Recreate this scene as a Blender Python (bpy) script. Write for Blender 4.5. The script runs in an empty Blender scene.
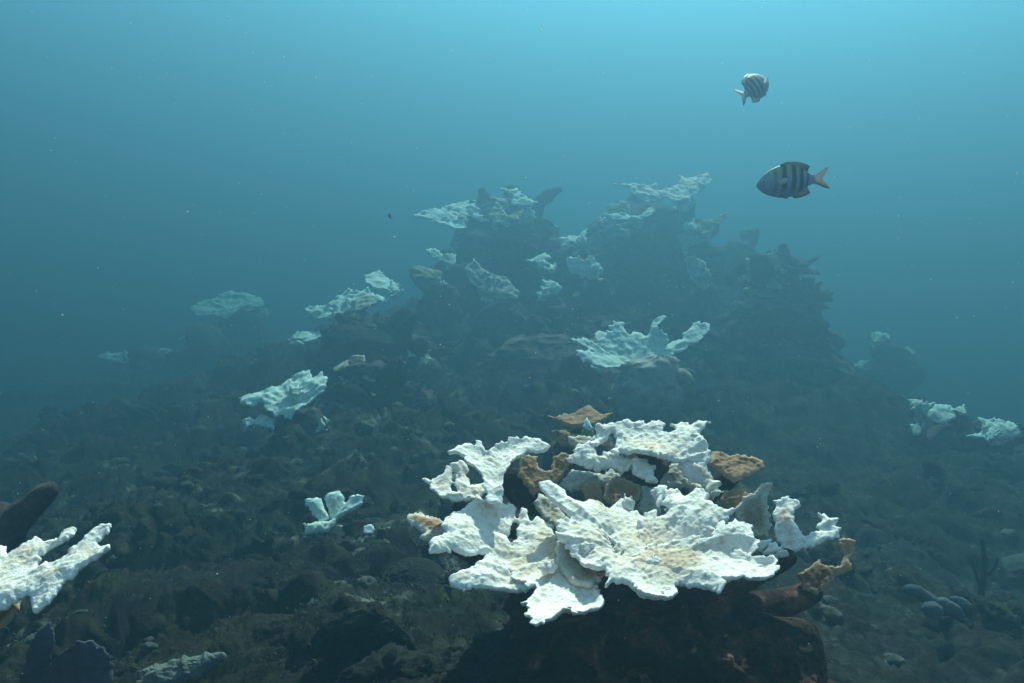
import bpy, math, random
import numpy as np
from mathutils import Vector

sc = bpy.context.scene
COL = sc.collection
random.seed(7)
rng = np.random.default_rng(7)
R = math.radians

# ------------------------------------------------------------------ camera
CAM = np.array([0.0, 0.0, 1.6])
PITCH = R(10.0)
F = 887.0
cd = bpy.data.cameras.new("camera")
cd.sensor_width = 36.0
cd.lens = 36.0 * F / 1024.0
cd.clip_start = 0.02
cd.clip_end = 500.0
cam = bpy.data.objects.new("camera", cd)
cam.location = CAM
cam.rotation_euler = (R(90) - PITCH, 0, 0)
COL.objects.link(cam)
sc.camera = cam

# ------------------------------------------------------------------ sky, sun, exposure
SUN_EL, SUN_AZ = R(46), R(14)          # azimuth from +Y towards +X
w = bpy.data.worlds.new("World")
sc.world = w
w.use_nodes = True
nt = w.node_tree
bg = nt.nodes["Background"]
sky = nt.nodes.new("ShaderNodeTexSky")
sky.sky_type = 'NISHITA'
sky.sun_disc = False
sky.sun_elevation = SUN_EL
sky.sun_rotation = SUN_AZ
nt.links.new(sky.outputs[0], bg.inputs[0])
bg.inputs[1].default_value = 0.06

sd_ = bpy.data.lights.new("sun", 'SUN')
sd_.energy = 5.0
sd_.angle = R(0.5)
sd_.color = (1.0, 0.88, 0.75)
sun = bpy.data.objects.new("sun", sd_)
dvec = Vector((math.cos(SUN_EL) * math.sin(SUN_AZ), math.cos(SUN_EL) * math.cos(SUN_AZ), math.sin(SUN_EL)))
sun.rotation_euler = dvec.to_track_quat('Z', 'Y').to_euler()
sun.location = (3, 6, 12)
COL.objects.link(sun)

sc.view_settings.view_transform = 'Standard'
sc.view_settings.look = 'None'
sc.view_settings.exposure = 2.42
sc.view_settings.gamma = 1.0
sc.cycles.use_denoising = True
sc.cycles.volume_bounces = 1
sc.cycles.max_bounces = 6

# the water between things: density, colour
WATER_TOP = 7.0
HAZE_DENSITY = 0.20
HAZE_COLOR = (0.083, 0.178, 0.240, 1)
HAZE_ABS = (0.0, 0.07, 0.09, 1)
HAZE_G = 0.6

# ------------------------------------------------------------------ camera maths (pixel -> place)
RIGHT = np.array([1.0, 0, 0])
FWD = np.array([0, math.cos(PITCH), -math.sin(PITCH)])
UP = np.array([0, math.sin(PITCH), math.cos(PITCH)])

def ray(px, py):
    px = np.asarray(px, float); py = np.asarray(py, float)
    return FWD + ((px - 512) / F)[..., None] * RIGHT + ((341.5 - py) / F)[..., None] * UP

def far_off(d):
    return d if d < 1.5 else 1.5 * (d / 1.5) ** 1.42

def at(px, py, d):
    return CAM + ray(px, py) * d

# ------------------------------------------------------------------ noise
def _hash(ix, iy, iz, seed):
    h = (ix.astype(np.int64) * 374761393 + iy.astype(np.int64) * 668265263 + iz.astype(np.int64) * 2147483647 + seed * 1274126177) & 0xFFFFFFFF
    h = ((h ^ (h >> 13)) * 1274126177) & 0xFFFFFFFF
    h = ((h ^ (h >> 15)) * 2246822519) & 0xFFFFFFFF
    return ((h ^ (h >> 16)) & 0xFFFFFF) / float(0x7FFFFF) - 1.0

def noise(p, seed=0):
    p = np.asarray(p, float)
    i = np.floor(p).astype(np.int64)
    f = p - i
    u = f * f * f * (f * (f * 6 - 15) + 10)
    r = 0
    for dx in (0, 1):
        wx = u[:, 0] if dx else 1 - u[:, 0]
        for dy in (0, 1):
            wy = u[:, 1] if dy else 1 - u[:, 1]
            for dz in (0, 1):
                wz = u[:, 2] if dz else 1 - u[:, 2]
                r = r + wx * wy * wz * _hash(i[:, 0] + dx, i[:, 1] + dy, i[:, 2] + dz, seed)
    return r

def fbm(p, octs=4, seed=0, gain=0.5):
    p = np.asarray(p, float)
    a, s, r = 1.0, 0.0, np.zeros(len(p))
    for k in range(octs):
        r += a * noise(p * 2.03 ** k + 17.3 * k, seed + k)
        s += a; a *= gain
    return r / s

def ridged(p, octs=4, seed=0, gain=0.5):
    p = np.asarray(p, float)
    a, s, r = 1.0, 0.0, np.zeros(len(p))
    for k in range(octs):
        r += a * (1 - 2 * np.abs(noise(p * 2.03 ** k + 9.1 * k, seed + k)))
        s += a; a *= gain
    return r / s

# ------------------------------------------------------------------ materials
def mat(name):
    m = bpy.data.materials.new(name)
    m.use_nodes = True
    n = m.node_tree.nodes
    return m, n, m.node_tree.links, n["Principled BSDF"]

def tex_noise(n, l, scale, detail=6, rough=0.6, coord='Object', dist=0.0):
    tc = n.new("ShaderNodeTexCoord")
    t = n.new("ShaderNodeTexNoise")
    t.inputs["Scale"].default_value = scale
    t.inputs["Detail"].default_value = detail
    t.inputs["Roughness"].default_value = rough
    t.inputs["Distortion"].default_value = dist
    l.new(tc.outputs[coord], t.inputs["Vector"])
    return t.outputs["Fac"]

def ramp(n, l, fac, stops):
    r = n.new("ShaderNodeValToRGB")
    e = r.color_ramp.elements
    while len(e) < len(stops):
        e.new(0.5)
    for k, (p, c) in enumerate(stops):
        e[k].position = p
        e[k].color = (*c, 1) if len(c) == 3 else c
    l.new(fac, r.inputs[0])
    return r.outputs[0]

def mixc(n, l, fac, a, b):
    m = n.new("ShaderNodeMix"); m.data_type = 'RGBA'
    for s, v in ((m.inputs[0], fac), (m.inputs[6], a), (m.inputs[7], b)):
        if isinstance(v, (int, float)):
            s.default_value = v
        elif isinstance(v, tuple):
            s.default_value = (*v, 1)
        else:
            l.new(v, s)
    return m.outputs[2]

def bump(n, l, b, fac, strength, dist):
    bn = n.new("ShaderNodeBump")
    bn.inputs["Strength"].default_value = strength
    bn.inputs["Distance"].default_value = dist
    l.new(fac, bn.inputs["Height"])
    l.new(bn.outputs[0], b.inputs["Normal"])

def coral_mat(name, main, patch, edge, patch_lo=0.55, patch_hi=0.68, edge_w=0.02, patch_scale=14):
    """living or bleached coral skin: main colour with patches, and a growth margin along the rim (attribute rim = metres from the edge)"""
    m, n, l, b = mat(name)
    f = tex_noise(n, l, patch_scale, 5, 0.6)
    pf = ramp(n, l, f, [(patch_lo, (0, 0, 0)), (patch_hi, (1, 1, 1))])
    c = mixc(n, l, pf, main, patch)
    ar = n.new("ShaderNodeAttribute"); ar.attribute_name = "rootward"
    c = mixc(n, l, ar.outputs["Fac"], c, patch)
    at_ = n.new("ShaderNodeAttribute"); at_.attribute_name = "rim"
    mr = n.new("ShaderNodeMapRange")
    mr.inputs[1].default_value = 0.0; mr.inputs[2].default_value = edge_w
    mr.inputs[3].default_value = 1.0; mr.inputs[4].default_value = 0.0
    l.new(at_.outputs["Fac"], mr.inputs[0])
    c = mixc(n, l, mr.outputs[0], c, edge)
    f2 = tex_noise(n, l, 90, 3, 0.6)
    v = ramp(n, l, f2, [(0.30, (0.76, 0.67, 0.58)), (0.46, (0.97, 0.95, 0.93)), (0.65, (1, 1, 1))])
    mm = n.new("ShaderNodeMix"); mm.data_type = 'RGBA'; mm.blend_type = 'MULTIPLY'
    mm.inputs[0].default_value = 1.0
    l.new(c, mm.inputs[6]); l.new(v, mm.inputs[7])
    l.new(mm.outputs[2], b.inputs["Base Color"])
    b.inputs["Roughness"].default_value = 0.75
    b.inputs["Specular IOR Level"].default_value = 0.2
    bump(n, l, b, tex_noise(n, l, 190, 3, 0.65), 0.55, 0.004)
    return m

M = {}
M['white'] = coral_mat("bleached_coral", (0.86, 0.75, 0.64), (0.62, 0.42, 0.28), (0.90, 0.83, 0.75), 0.54, 0.70, 0.014)
M['white2'] = coral_mat("pale_coral", (0.66, 0.77, 0.68), (0.50, 0.52, 0.38), (0.74, 0.85, 0.78), 0.55, 0.75, 0.02, 8)  # pale coral with some of the water's green tint painted in
M['grey'] = coral_mat("greyish_coral", (0.42, 0.39, 0.34), (0.28, 0.2, 0.14), (0.6, 0.58, 0.52), 0.5, 0.7, 0.02)  # grey coral; in the near colony it also paints shaded undersides
M['tan'] = coral_mat("tan_coral", (0.40, 0.33, 0.24), (0.26, 0.17, 0.09), (0.62, 0.55, 0.45), 0.5, 0.7, 0.015)
M['brown'] = coral_mat("brown_coral", (0.36, 0.19, 0.085), (0.18, 0.095, 0.045), (0.45, 0.30, 0.18), 0.45, 0.65, 0.008)
M['browntip'] = coral_mat("brown_coral_with_white_tip", (0.46, 0.25, 0.12), (0.36, 0.17, 0.07), (0.80, 0.72, 0.62), 0.45, 0.65, 0.012)
M['olive'] = coral_mat("olive_coral", (0.26, 0.25, 0.12), (0.18, 0.14, 0.07), (0.5, 0.48, 0.35), 0.45, 0.65, 0.01)

def rock_mat(name, stops, scale, bscale=30, bd=0.02, extra=None):
    m, n, l, b = mat(name)
    f = tex_noise(n, l, scale, 9, 0.68, dist=0.4)
    c = ramp(n, l, f, stops)
    if extra:
        f3 = tex_noise(n, l, scale * 0.35, 4, 0.6)
        k = ramp(n, l, f3, [(0.45, (0, 0, 0)), (0.62, (1, 1, 1))])
        c = mixc(n, l, k, c, extra)
        f4 = tex_noise(n, l, scale * 4, 5, 0.7)
        k4 = ramp(n, l, f4, [(0.35, (0.45, 0.45, 0.45)), (0.7, (1.3, 1.3, 1.3))])
        mm = n.new("ShaderNodeMix"); mm.data_type = 'RGBA'; mm.blend_type = 'MULTIPLY'
        mm.inputs[0].default_value = 1.0
        l.new(c, mm.inputs[6]); l.new(k4, mm.inputs[7]); c = mm.outputs[2]
    l.new(c, b.inputs["Base Color"])
    b.inputs["Roughness"].default_value = 0.92
    b.inputs["Specular IOR Level"].default_value = 0.15
    bump(n, l, b, tex_noise(n, l, bscale, 8, 0.7), 0.9, bd)
    return m

M['seabed'] = rock_mat("algae_covered_reef", [(0.32, (0.007, 0.007, 0.007)), (0.46, (0.018, 0.017, 0.013)), (0.58, (0.035, 0.04, 0.024)), (0.72, (0.10, 0.095, 0.065))], 6.0, 28, 0.03, extra=(0.03, 0.025, 0.018))
M['deadcoral'] = rock_mat("dead_coral", [(0.32, (0.04, 0.028, 0.032)), (0.48, (0.11, 0.075, 0.075)), (0.6, (0.19, 0.14, 0.12)), (0.72, (0.36, 0.30, 0.26))], 4.0, 18, 0.04, extra=(0.13, 0.085, 0.09))
M['rustrock'] = rock_mat("rust_brown_rock", [(0.32, (0.012, 0.008, 0.007)), (0.5, (0.045, 0.02, 0.013)), (0.60, (0.16, 0.062, 0.032)), (0.70, (0.36, 0.24, 0.18))], 16.0, 60, 0.012)  # rust colour, with pale stops lightened to paint lit patches on the base
M['palegrey'] = rock_mat("pale_grey_rock", [(0.3, (0.06, 0.065, 0.06)), (0.5, (0.14, 0.15, 0.13)), (0.7, (0.26, 0.26, 0.22))], 9.0, 40, 0.012)
M['sand'] = rock_mat("silty_rubble", [(0.3, (0.06, 0.065, 0.055)), (0.5, (0.13, 0.13, 0.10)), (0.7, (0.22, 0.21, 0.17))], 6.0, 30, 0.012)
M['silt'] = rock_mat("silted_rock", [(0.33, (0.02, 0.022, 0.02)), (0.5, (0.06, 0.065, 0.05)), (0.68, (0.13, 0.13, 0.10))], 7.0, 35, 0.015)
M['mauve'] = rock_mat("mauve_sea_fan", [(0.3, (0.045, 0.046, 0.056)), (0.6, (0.07, 0.07, 0.082)), (0.8, (0.095, 0.092, 0.10))], 20.0, 120, 0.003)
M['soft'] = rock_mat("blue_grey_sponge", [(0.3, (0.05, 0.058, 0.066)), (0.6, (0.10, 0.112, 0.12)), (0.8, (0.17, 0.18, 0.185))], 18.0, 90, 0.004)
M['whip'] = rock_mat("dark_sea_whip", [(0.3, (0.012, 0.01, 0.012)), (0.7, (0.035, 0.025, 0.03))], 40.0, 150, 0.003)

def algae_mat():
    m, n, l, b = mat("turf_algae")
    oi = tex_noise(n, l, 3.0, 4, 0.6)
    c = ramp(n, l, oi, [(0.35, (0.014, 0.010, 0.007)), (0.5, (0.02, 0.022, 0.013)), (0.65, (0.05, 0.05, 0.03))])
    l.new(c, b.inputs["Base Color"])
    b.inputs["Roughness"].default_value = 0.85
    return m
M['algae'] = algae_mat()

def fin_mat(name, col):
    m, n, l, b = mat(name)
    tr = n.new("ShaderNodeBsdfTranslucent"); mx = n.new("ShaderNodeMixShader"); mx.inputs[0].default_value = 0.55
    f = tex_noise(n, l, 40, 3, 0.6)
    c = ramp(n, l, f, [(0.3, tuple(x * 0.75 for x in col)), (0.7, tuple(min(1, x * 1.2) for x in col))])
    l.new(c, b.inputs["Base Color"]); l.new(c, tr.inputs["Color"])
    out = next(x for x in n if x.type == 'OUTPUT_MATERIAL')
    l.new(b.outputs[0], mx.inputs[1]); l.new(tr.outputs[0], mx.inputs[2]); l.new(mx.outputs[0], out.inputs["Surface"])
    return m

def plain(name, col, rough=0.6, spec=0.3):
    m, n, l, b = mat(name)
    f = tex_noise(n, l, 60, 4, 0.6)
    c = ramp(n, l, f, [(0.3, tuple(x * 0.8 for x in col)), (0.7, tuple(min(1, x * 1.15) for x in col))])
    l.new(c, b.inputs["Base Color"])
    b.inputs["Roughness"].default_value = rough
    b.inputs["Specular IOR Level"].default_value = spec
    return m

# ------------------------------------------------------------------ mesh helpers
def make_mesh(name, V, quads=(), tris=(), smooth=True, attrs=None):
    V = np.asarray(V, np.float32)
    me = bpy.data.meshes.new(name)
    q = np.asarray(quads, np.int32).reshape(-1, 4)
    t = np.asarray(tris, np.int32).reshape(-1, 3)
    me.vertices.add(len(V)); me.vertices.foreach_set("co", V.ravel())
    nl = q.size + t.size
    me.loops.add(nl)
    me.loops.foreach_set("vertex_index", np.concatenate([q.ravel(), t.ravel()]))
    starts = np.concatenate([np.arange(len(q)) * 4, len(q) * 4 + np.arange(len(t)) * 3]).astype(np.int32)
    me.polygons.add(len(starts))
    me.polygons.foreach_set("loop_start", starts)
    if smooth:
        me.polygons.foreach_set("use_smooth", np.ones(len(starts), bool))
    for k, a in (attrs or {}).items():
        x = me.attributes.new(k, 'FLOAT', 'POINT')
        x.data.foreach_set("value", np.asarray(a, np.float32))
    me.update(calc_edges=True)
    me.validate()
    return me

def link(name, me, material, parent=None, label=None):
    o = bpy.data.objects.new(name, me)
    if material is not None and not me.materials:
        me.materials.append(material)
    COL.objects.link(o)
    if parent is not None:
        o.parent = parent
    if label:
        o["label"] = label
    return o

def tag(o, label=None, cat=None, group=None, kind=None):
    for k, v in (("label", label), ("category", cat), ("group", group), ("kind", kind)):
        if v:
            o[k] = v
    return o

def thing(name, loc, label, cat, group=None):
    o = bpy.data.objects.new(name, None)
    o.empty_display_size = 0.05
    o.location = tuple(loc)
    COL.objects.link(o)
    return tag(o, label, cat, group)

# ------------------------------------------------------------------ a coral blade: an outline with its own surface, thickness, rim and knobs
def poly_sdf(P, U, V_):
    """signed distance (positive inside) from grid points to polygon P"""
    n = len(P)
    best = np.full(U.shape, 1e9)
    inside = np.zeros(U.shape, bool)
    for k in range(n):
        a, b = P[k], P[(k + 1) % n]
        ab = b - a
        L = max(float(ab @ ab), 1e-12)
        tt = np.clip(((U - a[0]) * ab[0] + (V_ - a[1]) * ab[1]) / L, 0, 1)
        dx = U - (a[0] + tt * ab[0]); dy = V_ - (a[1] + tt * ab[1])
        best = np.minimum(best, dx * dx + dy * dy)
        c = ((a[1] > V_) != (b[1] > V_))
        den = (b[1] - a[1]) if abs(b[1] - a[1]) > 1e-12 else 1e-12
        inside ^= c & (U < (b[0] - a[0]) * (V_ - a[1]) / den + a[0])
    d = np.sqrt(best)
    return np.where(inside, d, -d)

SEED = [100]

def blade_mesh(name, poly, anchor, d, tilt, roll=0.0, root=None, cup=0.0, t=0.011, res=None, fringe=0.004, knob=0.003, wave=0.008, base=(0, 0, 0), holes=(), lipk=1.0, ridge=0.006, notch=0.0):
    """poly: outline in picture pixels, laid on the blade's own surface at distance d; returns mesh, world anchor"""
    SEED[0] += 1
    sd = SEED[0]
    base = np.asarray(base, float)
    A = at(*anchor, d)
    g = ray(*anchor); el = math.degrees(math.asin(g[2] / np.linalg.norm(g)))
    tilt = max(tilt, 23 + el)
    n = np.array([math.sin(R(roll)), -math.sin(R(tilt)) * math.cos(R(roll)), math.cos(R(tilt)) * math.cos(R(roll))])
    n /= np.linalg.norm(n)
    u = np.cross(np.array([0, 1.0, 0]), n); u /= np.linalg.norm(u)
    v = np.cross(n, u)
    root = root or anchor

    def unproj(px, py, rt=None):
        rd = ray(px, py)
        wv = np.zeros(np.shape(px))
        for _ in range(6):
            num = ((A - CAM) @ n) + wv
            s = num / (rd @ n)
            P = CAM + rd * s[..., None] - A
            uu, vv = P @ u, P @ v
            if rt is not None and cup:
                wv = np.clip(cup * ((uu - rt[0]) ** 2 + (vv - rt[1]) ** 2), -0.12, 0.12)
        return np.stack([uu, vv], -1)

    rt = unproj(np.array([root[0]], float), np.array([root[1]], float))[0]
    pp = np.asarray(poly, float)
    P2 = unproj(pp[:, 0], pp[:, 1], rt)
    H2 = [unproj(np.asarray(h, float)[:, 0], np.asarray(h, float)[:, 1], rt) for h in holes]
    if res is None:
        res = 0.00155 * d
    lo = P2.min(0) - 4 * res - fringe; hi = P2.max(0) + 4 * res + fringe
    nu = int((hi[0] - lo[0]) / res) + 2; nv = int((hi[1] - lo[1]) / res) + 2
    if nu * nv > 120000:
        k = math.sqrt(nu * nv / 120000.0); res *= k
        nu = int((hi[0] - lo[0]) / res) + 2; nv = int((hi[1] - lo[1]) / res) + 2
    gu = lo[0] + np.arange(nu) * res; gv = lo[1] + np.arange(nv) * res
    U, V_ = np.meshgrid(gu, gv)
    S = poly_sdf(P2, U, V_)
    for h in H2:
        S = np.minimum(S, -poly_sdf(h, U, V_))
    q = np.stack([U.ravel(), V_.ravel(), np.full(U.size, sd * 3.7)], 1)
    fr = 0.75 * noise(q * (1 / (fringe * 1.9)), sd) + 0.6 * noise(q * (1 / (fringe * 0.95)), sd + 1)
    S = S + fringe * fr.reshape(S.shape) + fringe * 0.25
    if notch:
        an = np.arctan2(V_ - rt[1], U - rt[0]).ravel(); rr0 = np.hypot(U - rt[0], V_ - rt[1]).ravel()
        nq = np.stack([np.cos(an) * 11 + rr0 * 3, np.sin(an) * 11, np.full(an.size, sd * 0.9)], 1)
        cut = np.clip(noise(nq, sd + 61) * 2.2 - 0.5, 0, 1).reshape(S.shape)
        S = S - notch * cut * np.clip(1.3 - S / (notch * 2.5), 0, 1)
    gy, gx = np.gradient(S, res)
    gl = np.sqrt(gx * gx + gy * gy) + 1e-6
    ins = S > 0
    cell = ins[:-1, :-1] | ins[1:, :-1] | ins[:-1, 1:] | ins[1:, 1:]
    used = np.zeros(S.shape, bool)
    used[:-1, :-1] |= cell; used[1:, :-1] |= cell; used[:-1, 1:] |= cell; used[1:, 1:] |= cell
    out = used & ~ins
    mv = np.clip(-S / gl, 0, 1.2 * res)
    Uf = np.where(out, U + gx / gl * mv, U); Vf = np.where(out, V_ + gy / gl * mv, V_)
    idx = np.full(S.shape, -1, np.int64)
    ui = np.nonzero(used.ravel())[0]
    idx.ravel()[ui] = np.arange(len(ui))
    uf = Uf.ravel()[ui]; vf = Vf.ravel()[ui]; s = np.clip(S.ravel()[ui], 0, None)
    isin = ins.ravel()[ui]
    r = np.sqrt((uf - rt[0]) ** 2 + (vf - rt[1]) ** 2)
    w0 = np.clip(cup * r * r, -0.12, 0.12)
    q3 = np.stack([uf, vf, np.full(len(uf), sd * 1.3)], 1)
    w0 = w0 + wave * fbm(q3 * 9.0, 2, sd + 5)
    rr = max(t * 1.1, 0.004)
    ang = np.arctan2(vf - rt[1], uf - rt[0])
    rq = np.stack([np.cos(ang) * 3.2, np.sin(ang) * 3.2, r * 5.0 + sd * 2.1], 1)
    w0 = w0 + ridge * np.clip(r / 0.12, 0, 1) * (0.7 * ridged(rq, 2, sd + 51) + 0.5 * fbm(q3 * 28, 2, sd + 52))
    prof = 0.38 * np.sqrt(np.clip(1 - (1 - np.clip(s / (rr * 0.5), 0, 1)) ** 2, 0, 1)) + 0.62 * np.clip(s / (rr * 4.5), 0, 1) ** 0.7
    lip = lipk * t * np.exp(-s / (rr * 1.6)) * np.clip(0.3 + 1.4 * noise(q3 * 7, sd + 77), -0.4, 1.4)
    w0 = w0 + lip
    th = t * prof * (1 + 0.7 * np.exp(-(r / 0.10) ** 2) + 0.25 * fbm(q3 * 20, 2, sd + 9))
    sm = np.clip(s / (knob * 3 + 1e-5), 0, 1)
    kb = knob * sm * (0.8 * fbm(q3 * (1 / (knob * 8)), 3, sd + 11) + 1.0 * np.clip(noise(q3 * (1 / (knob * 1.7)), sd + 21), 0, 1) + 1.3 * fbm(q3 * (1 / (knob * 16)), 2, sd + 31))
    wt = w0 + th + kb
    wb = w0 - th * 0.9 - kb * 0.4
    wt = np.where(isin, wt, w0); wb = np.where(isin, wb, w0)
    def world(ww):
        return A + uf[:, None] * u + vf[:, None] * v + ww[:, None] * n - base
    bi = np.full(len(ui), -1, np.int64)
    inn = np.nonzero(isin)[0]
    bi[inn] = len(ui) + np.arange(len(inn))
    bi[~isin] = np.nonzero(~isin)[0]
    VV = np.concatenate([world(wt), world(wb)[inn]])
    cy, cx = np.nonzero(cell)
    a = idx[cy, cx]; b = idx[cy, cx + 1]; c = idx[cy + 1, cx + 1]; dd = idx[cy + 1, cx]
    top = np.stack([a, b, c, dd], 1)
    bot = np.stack([bi[a], bi[dd], bi[c], bi[b]], 1)
    # cells with no inside corner shared on both faces collapse: drop identical quads
    keep = ~(~isin[top]).all(1)
    quads = np.concatenate([top[keep], bot[keep]])
    rim = np.concatenate([s, s[inn]])
    rootw = np.clip(1.0 * np.exp(-(r / 0.075) ** 2) * (0.75 + 0.8 * fbm(q3 * 16, 3, sd + 88)) - 0.12, 0, 1)
    return make_mesh(name, VV, quads, attrs={"rim": rim, "rootward": np.concatenate([rootw, rootw[inn]])}), A

# ------------------------------------------------------------------ a lumpy trunk, head or boulder round an axis
def catmull(P, m):
    P = np.asarray(P, float)
    n = len(P)
    tt = np.linspace(0, n - 1, m)
    i = np.clip(np.floor(tt).astype(int), 0, n - 2)
    f = (tt - i)[:, None]
    p0 = P[np.clip(i - 1, 0, n - 1)]; p1 = P[i]; p2 = P[i + 1]; p3 = P[np.clip(i + 2, 0, n - 1)]
    return 0.5 * (2 * p1 + (p2 - p0) * f + (2 * p0 - 5 * p1 + 4 * p2 - p3) * f ** 2 + (3 * p1 - p0 - 3 * p2 + p3) * f ** 3)

def tube_mesh(name, pts, rad, amp=0.25, nscale=6.0, nr=40, ns=40, base=(0, 0, 0), octs=4, seed=None, rugged=0.5, squash=1.0):
    """pts: centre line (world), rad: radius at each; noise displaced outwards, closed round ends"""
    if seed is None:
        SEED[0] += 1; seed = SEED[0]
    P = catmull(pts, ns); r = np.clip(catmull(np.asarray(rad, float)[:, None], ns)[:, 0], 1e-4, None)
    T = np.gradient(P, axis=0); T /= np.linalg.norm(T, axis=1)[:, None] + 1e-9
    # round both ends
    L = np.concatenate([[0], np.cumsum(np.linalg.norm(np.diff(P, axis=0), axis=1))])
    e0 = np.clip(L / (r[0] * 0.8 + 1e-6), 0, 1); e1 = np.clip((L[-1] - L) / (r[-1] * 0.8 + 1e-6), 0, 1)
    r = r * np.sqrt(np.clip(1 - (1 - e0) ** 2, 0.0004, 1)) * np.sqrt(np.clip(1 - (1 - e1) ** 2, 0.0004, 1))
    ref = np.array([0.31, 0.9, 0.2]); 
    if abs(T.mean(0) @ ref) > 0.85: ref = np.array([0.95, 0.1, 0.3])
    B = np.cross(T, ref); B /= np.linalg.norm(B, axis=1)[:, None]
    N = np.cross(B, T)
    th = np.arange(nr) / nr * 2 * math.pi
    D = np.cos(th)[None, :, None] * B[:, None, :] + np.sin(th)[None, :, None] * N[:, None, :]
    D[..., 1] *= squash
    X = P[:, None, :] + D * r[:, None, None]
    q = X.reshape(-1, 3) + seed * 5.17
    k = (1 - rugged) * fbm(q * nscale, octs, seed) + rugged * ridged(q * nscale, octs, seed + 40, 0.55)
    X = X + D * (r[:, None] * amp * k.reshape(ns, nr))[..., None]
    V = X.reshape(-1, 3) - np.asarray(base, float)
    i, j = np.meshgrid(np.arange(ns - 1), np.arange(nr), indexing='ij')
    a = i * nr + j; b = i * nr + (j + 1) % nr
    quads = np.stack([a, b, b + nr, a + nr], -1).reshape(-1, 4)
    c0, c1 = len(V), len(V) + 1
    V = np.concatenate([V, [P[0] - np.asarray(base), P[-1] - np.asarray(base)]])
    jj = np.arange(nr)
    tris = np.concatenate([np.stack([np.full(nr, c0), (jj + 1) % nr, jj], 1),
                           np.stack([np.full(nr, c1), (ns - 1) * nr + jj, (ns - 1) * nr + (jj + 1) % nr], 1)])
    return make_mesh(name, V, quads, tris, attrs={"rim": np.full(len(V), 1.0)})

def px_axis(spec, d):
    """spec rows (px, py, half-width in px[, extra distance]) at distance d -> points, radii"""
    pts = [at(s[0], s[1], d + (s[3] if len(s) > 3 else 0)) for s in spec]
    rad = [s[2] * (d + (s[3] if len(s) > 3 else 0)) / F for s in spec]
    return pts, rad

# ------------------------------------------------------------------ seabed: one sheet shaped by measured points, then roughened
def gd(d):
    return far_off(1.4 * (d / 1.9) ** 1.4)

TP = [(0, 690, 2.0), (100, 640, 2.25), (200, 560, 2.7), (120, 480, 3.6), (60, 420, 5), (200, 420, 4.2), (330, 470, 3.0), (330, 545, 2.5), (250, 620, 2.05),
      (400, 650, 1.9), (380, 440, 3.3), (400, 385, 4), (300, 405, 3.6), (340, 335, 4.4), (440, 335, 4.6), (480, 275, 5), (600, 310, 4.8), (650, 265, 5.0), (560, 400, 3.6),
      (640, 400, 3.75), (760, 430, 3.6), (780, 370, 4.3), (860, 470, 3.8), (900, 600, 2.8), (1000, 660, 2.4), (1000, 540, 3.4), (950, 450, 5), (1000, 410, 6.5), (880, 370, 7.5),
      (120, 375, 6.3), (230, 320, 7), (40, 400, 8), (600, 690, 2.05), (740, 690, 2.05), (520, 560, 2.3), (700, 520, 2.6), (560, 460, 3.0), (460, 520, 2.5), (260, 350, 5.5), (700, 330, 4.9)]
TPW = np.array([at(p[0], p[1], gd(p[2])) for p in TP])

def terrain_base(x, y):
    num = np.zeros_like(x); den = np.zeros_like(x)
    far = np.where(x > 0.15 * y, -0.35, -0.3)
    w0 = 0.02
    for q in TPW:
        s = 0.12 + 0.13 * math.hypot(q[0], q[1])
        ww = np.exp(-((x - q[0]) ** 2 + (y - q[1]) ** 2) / (2 * s * s))
        num += ww * q[2]; den += ww
    z = (num + w0 * far) / (den + w0)
    return z

def sandy(x, y):
    a = np.degrees(np.arctan2(x, np.maximum(y, 0.05)))
    return np.clip((a - 12) / 8, 0, 1) * np.clip((7.5 - y) / 2, 0, 1)

def terrain(x, y):
    z = terrain_base(x, y)
    q = np.stack([x, y, np.zeros_like(x)], 1)
    dist = np.hypot(x, y)
    k = np.clip(0.5 + dist * 0.09, 0.5, 1.05) * (1 - 0.25 * sandy(x, y))
    warp = np.stack([fbm(q * 2.5 + 31, 2, 91), fbm(q * 2.5 + 57, 2, 92), 0 * x], 1) * 0.22
    n1 = ridged(q * 1.25 + 3, 2, 1)
    n2 = -ridged((q + warp) * 2.9 + 8, 2, 5, 0.5)
    n3 = -ridged((q + warp) * 8.5, 2, 11, 0.6)
    n4 = -ridged(q * 21, 3, 17, 0.6)
    n5 = fbm(q * 60, 2, 23)
    return z + k * (0.11 * n1 + 0.10 * n2 + 0.055 * n3 + 0.026 * n4 + 0.008 * n5) - 0.03

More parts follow.
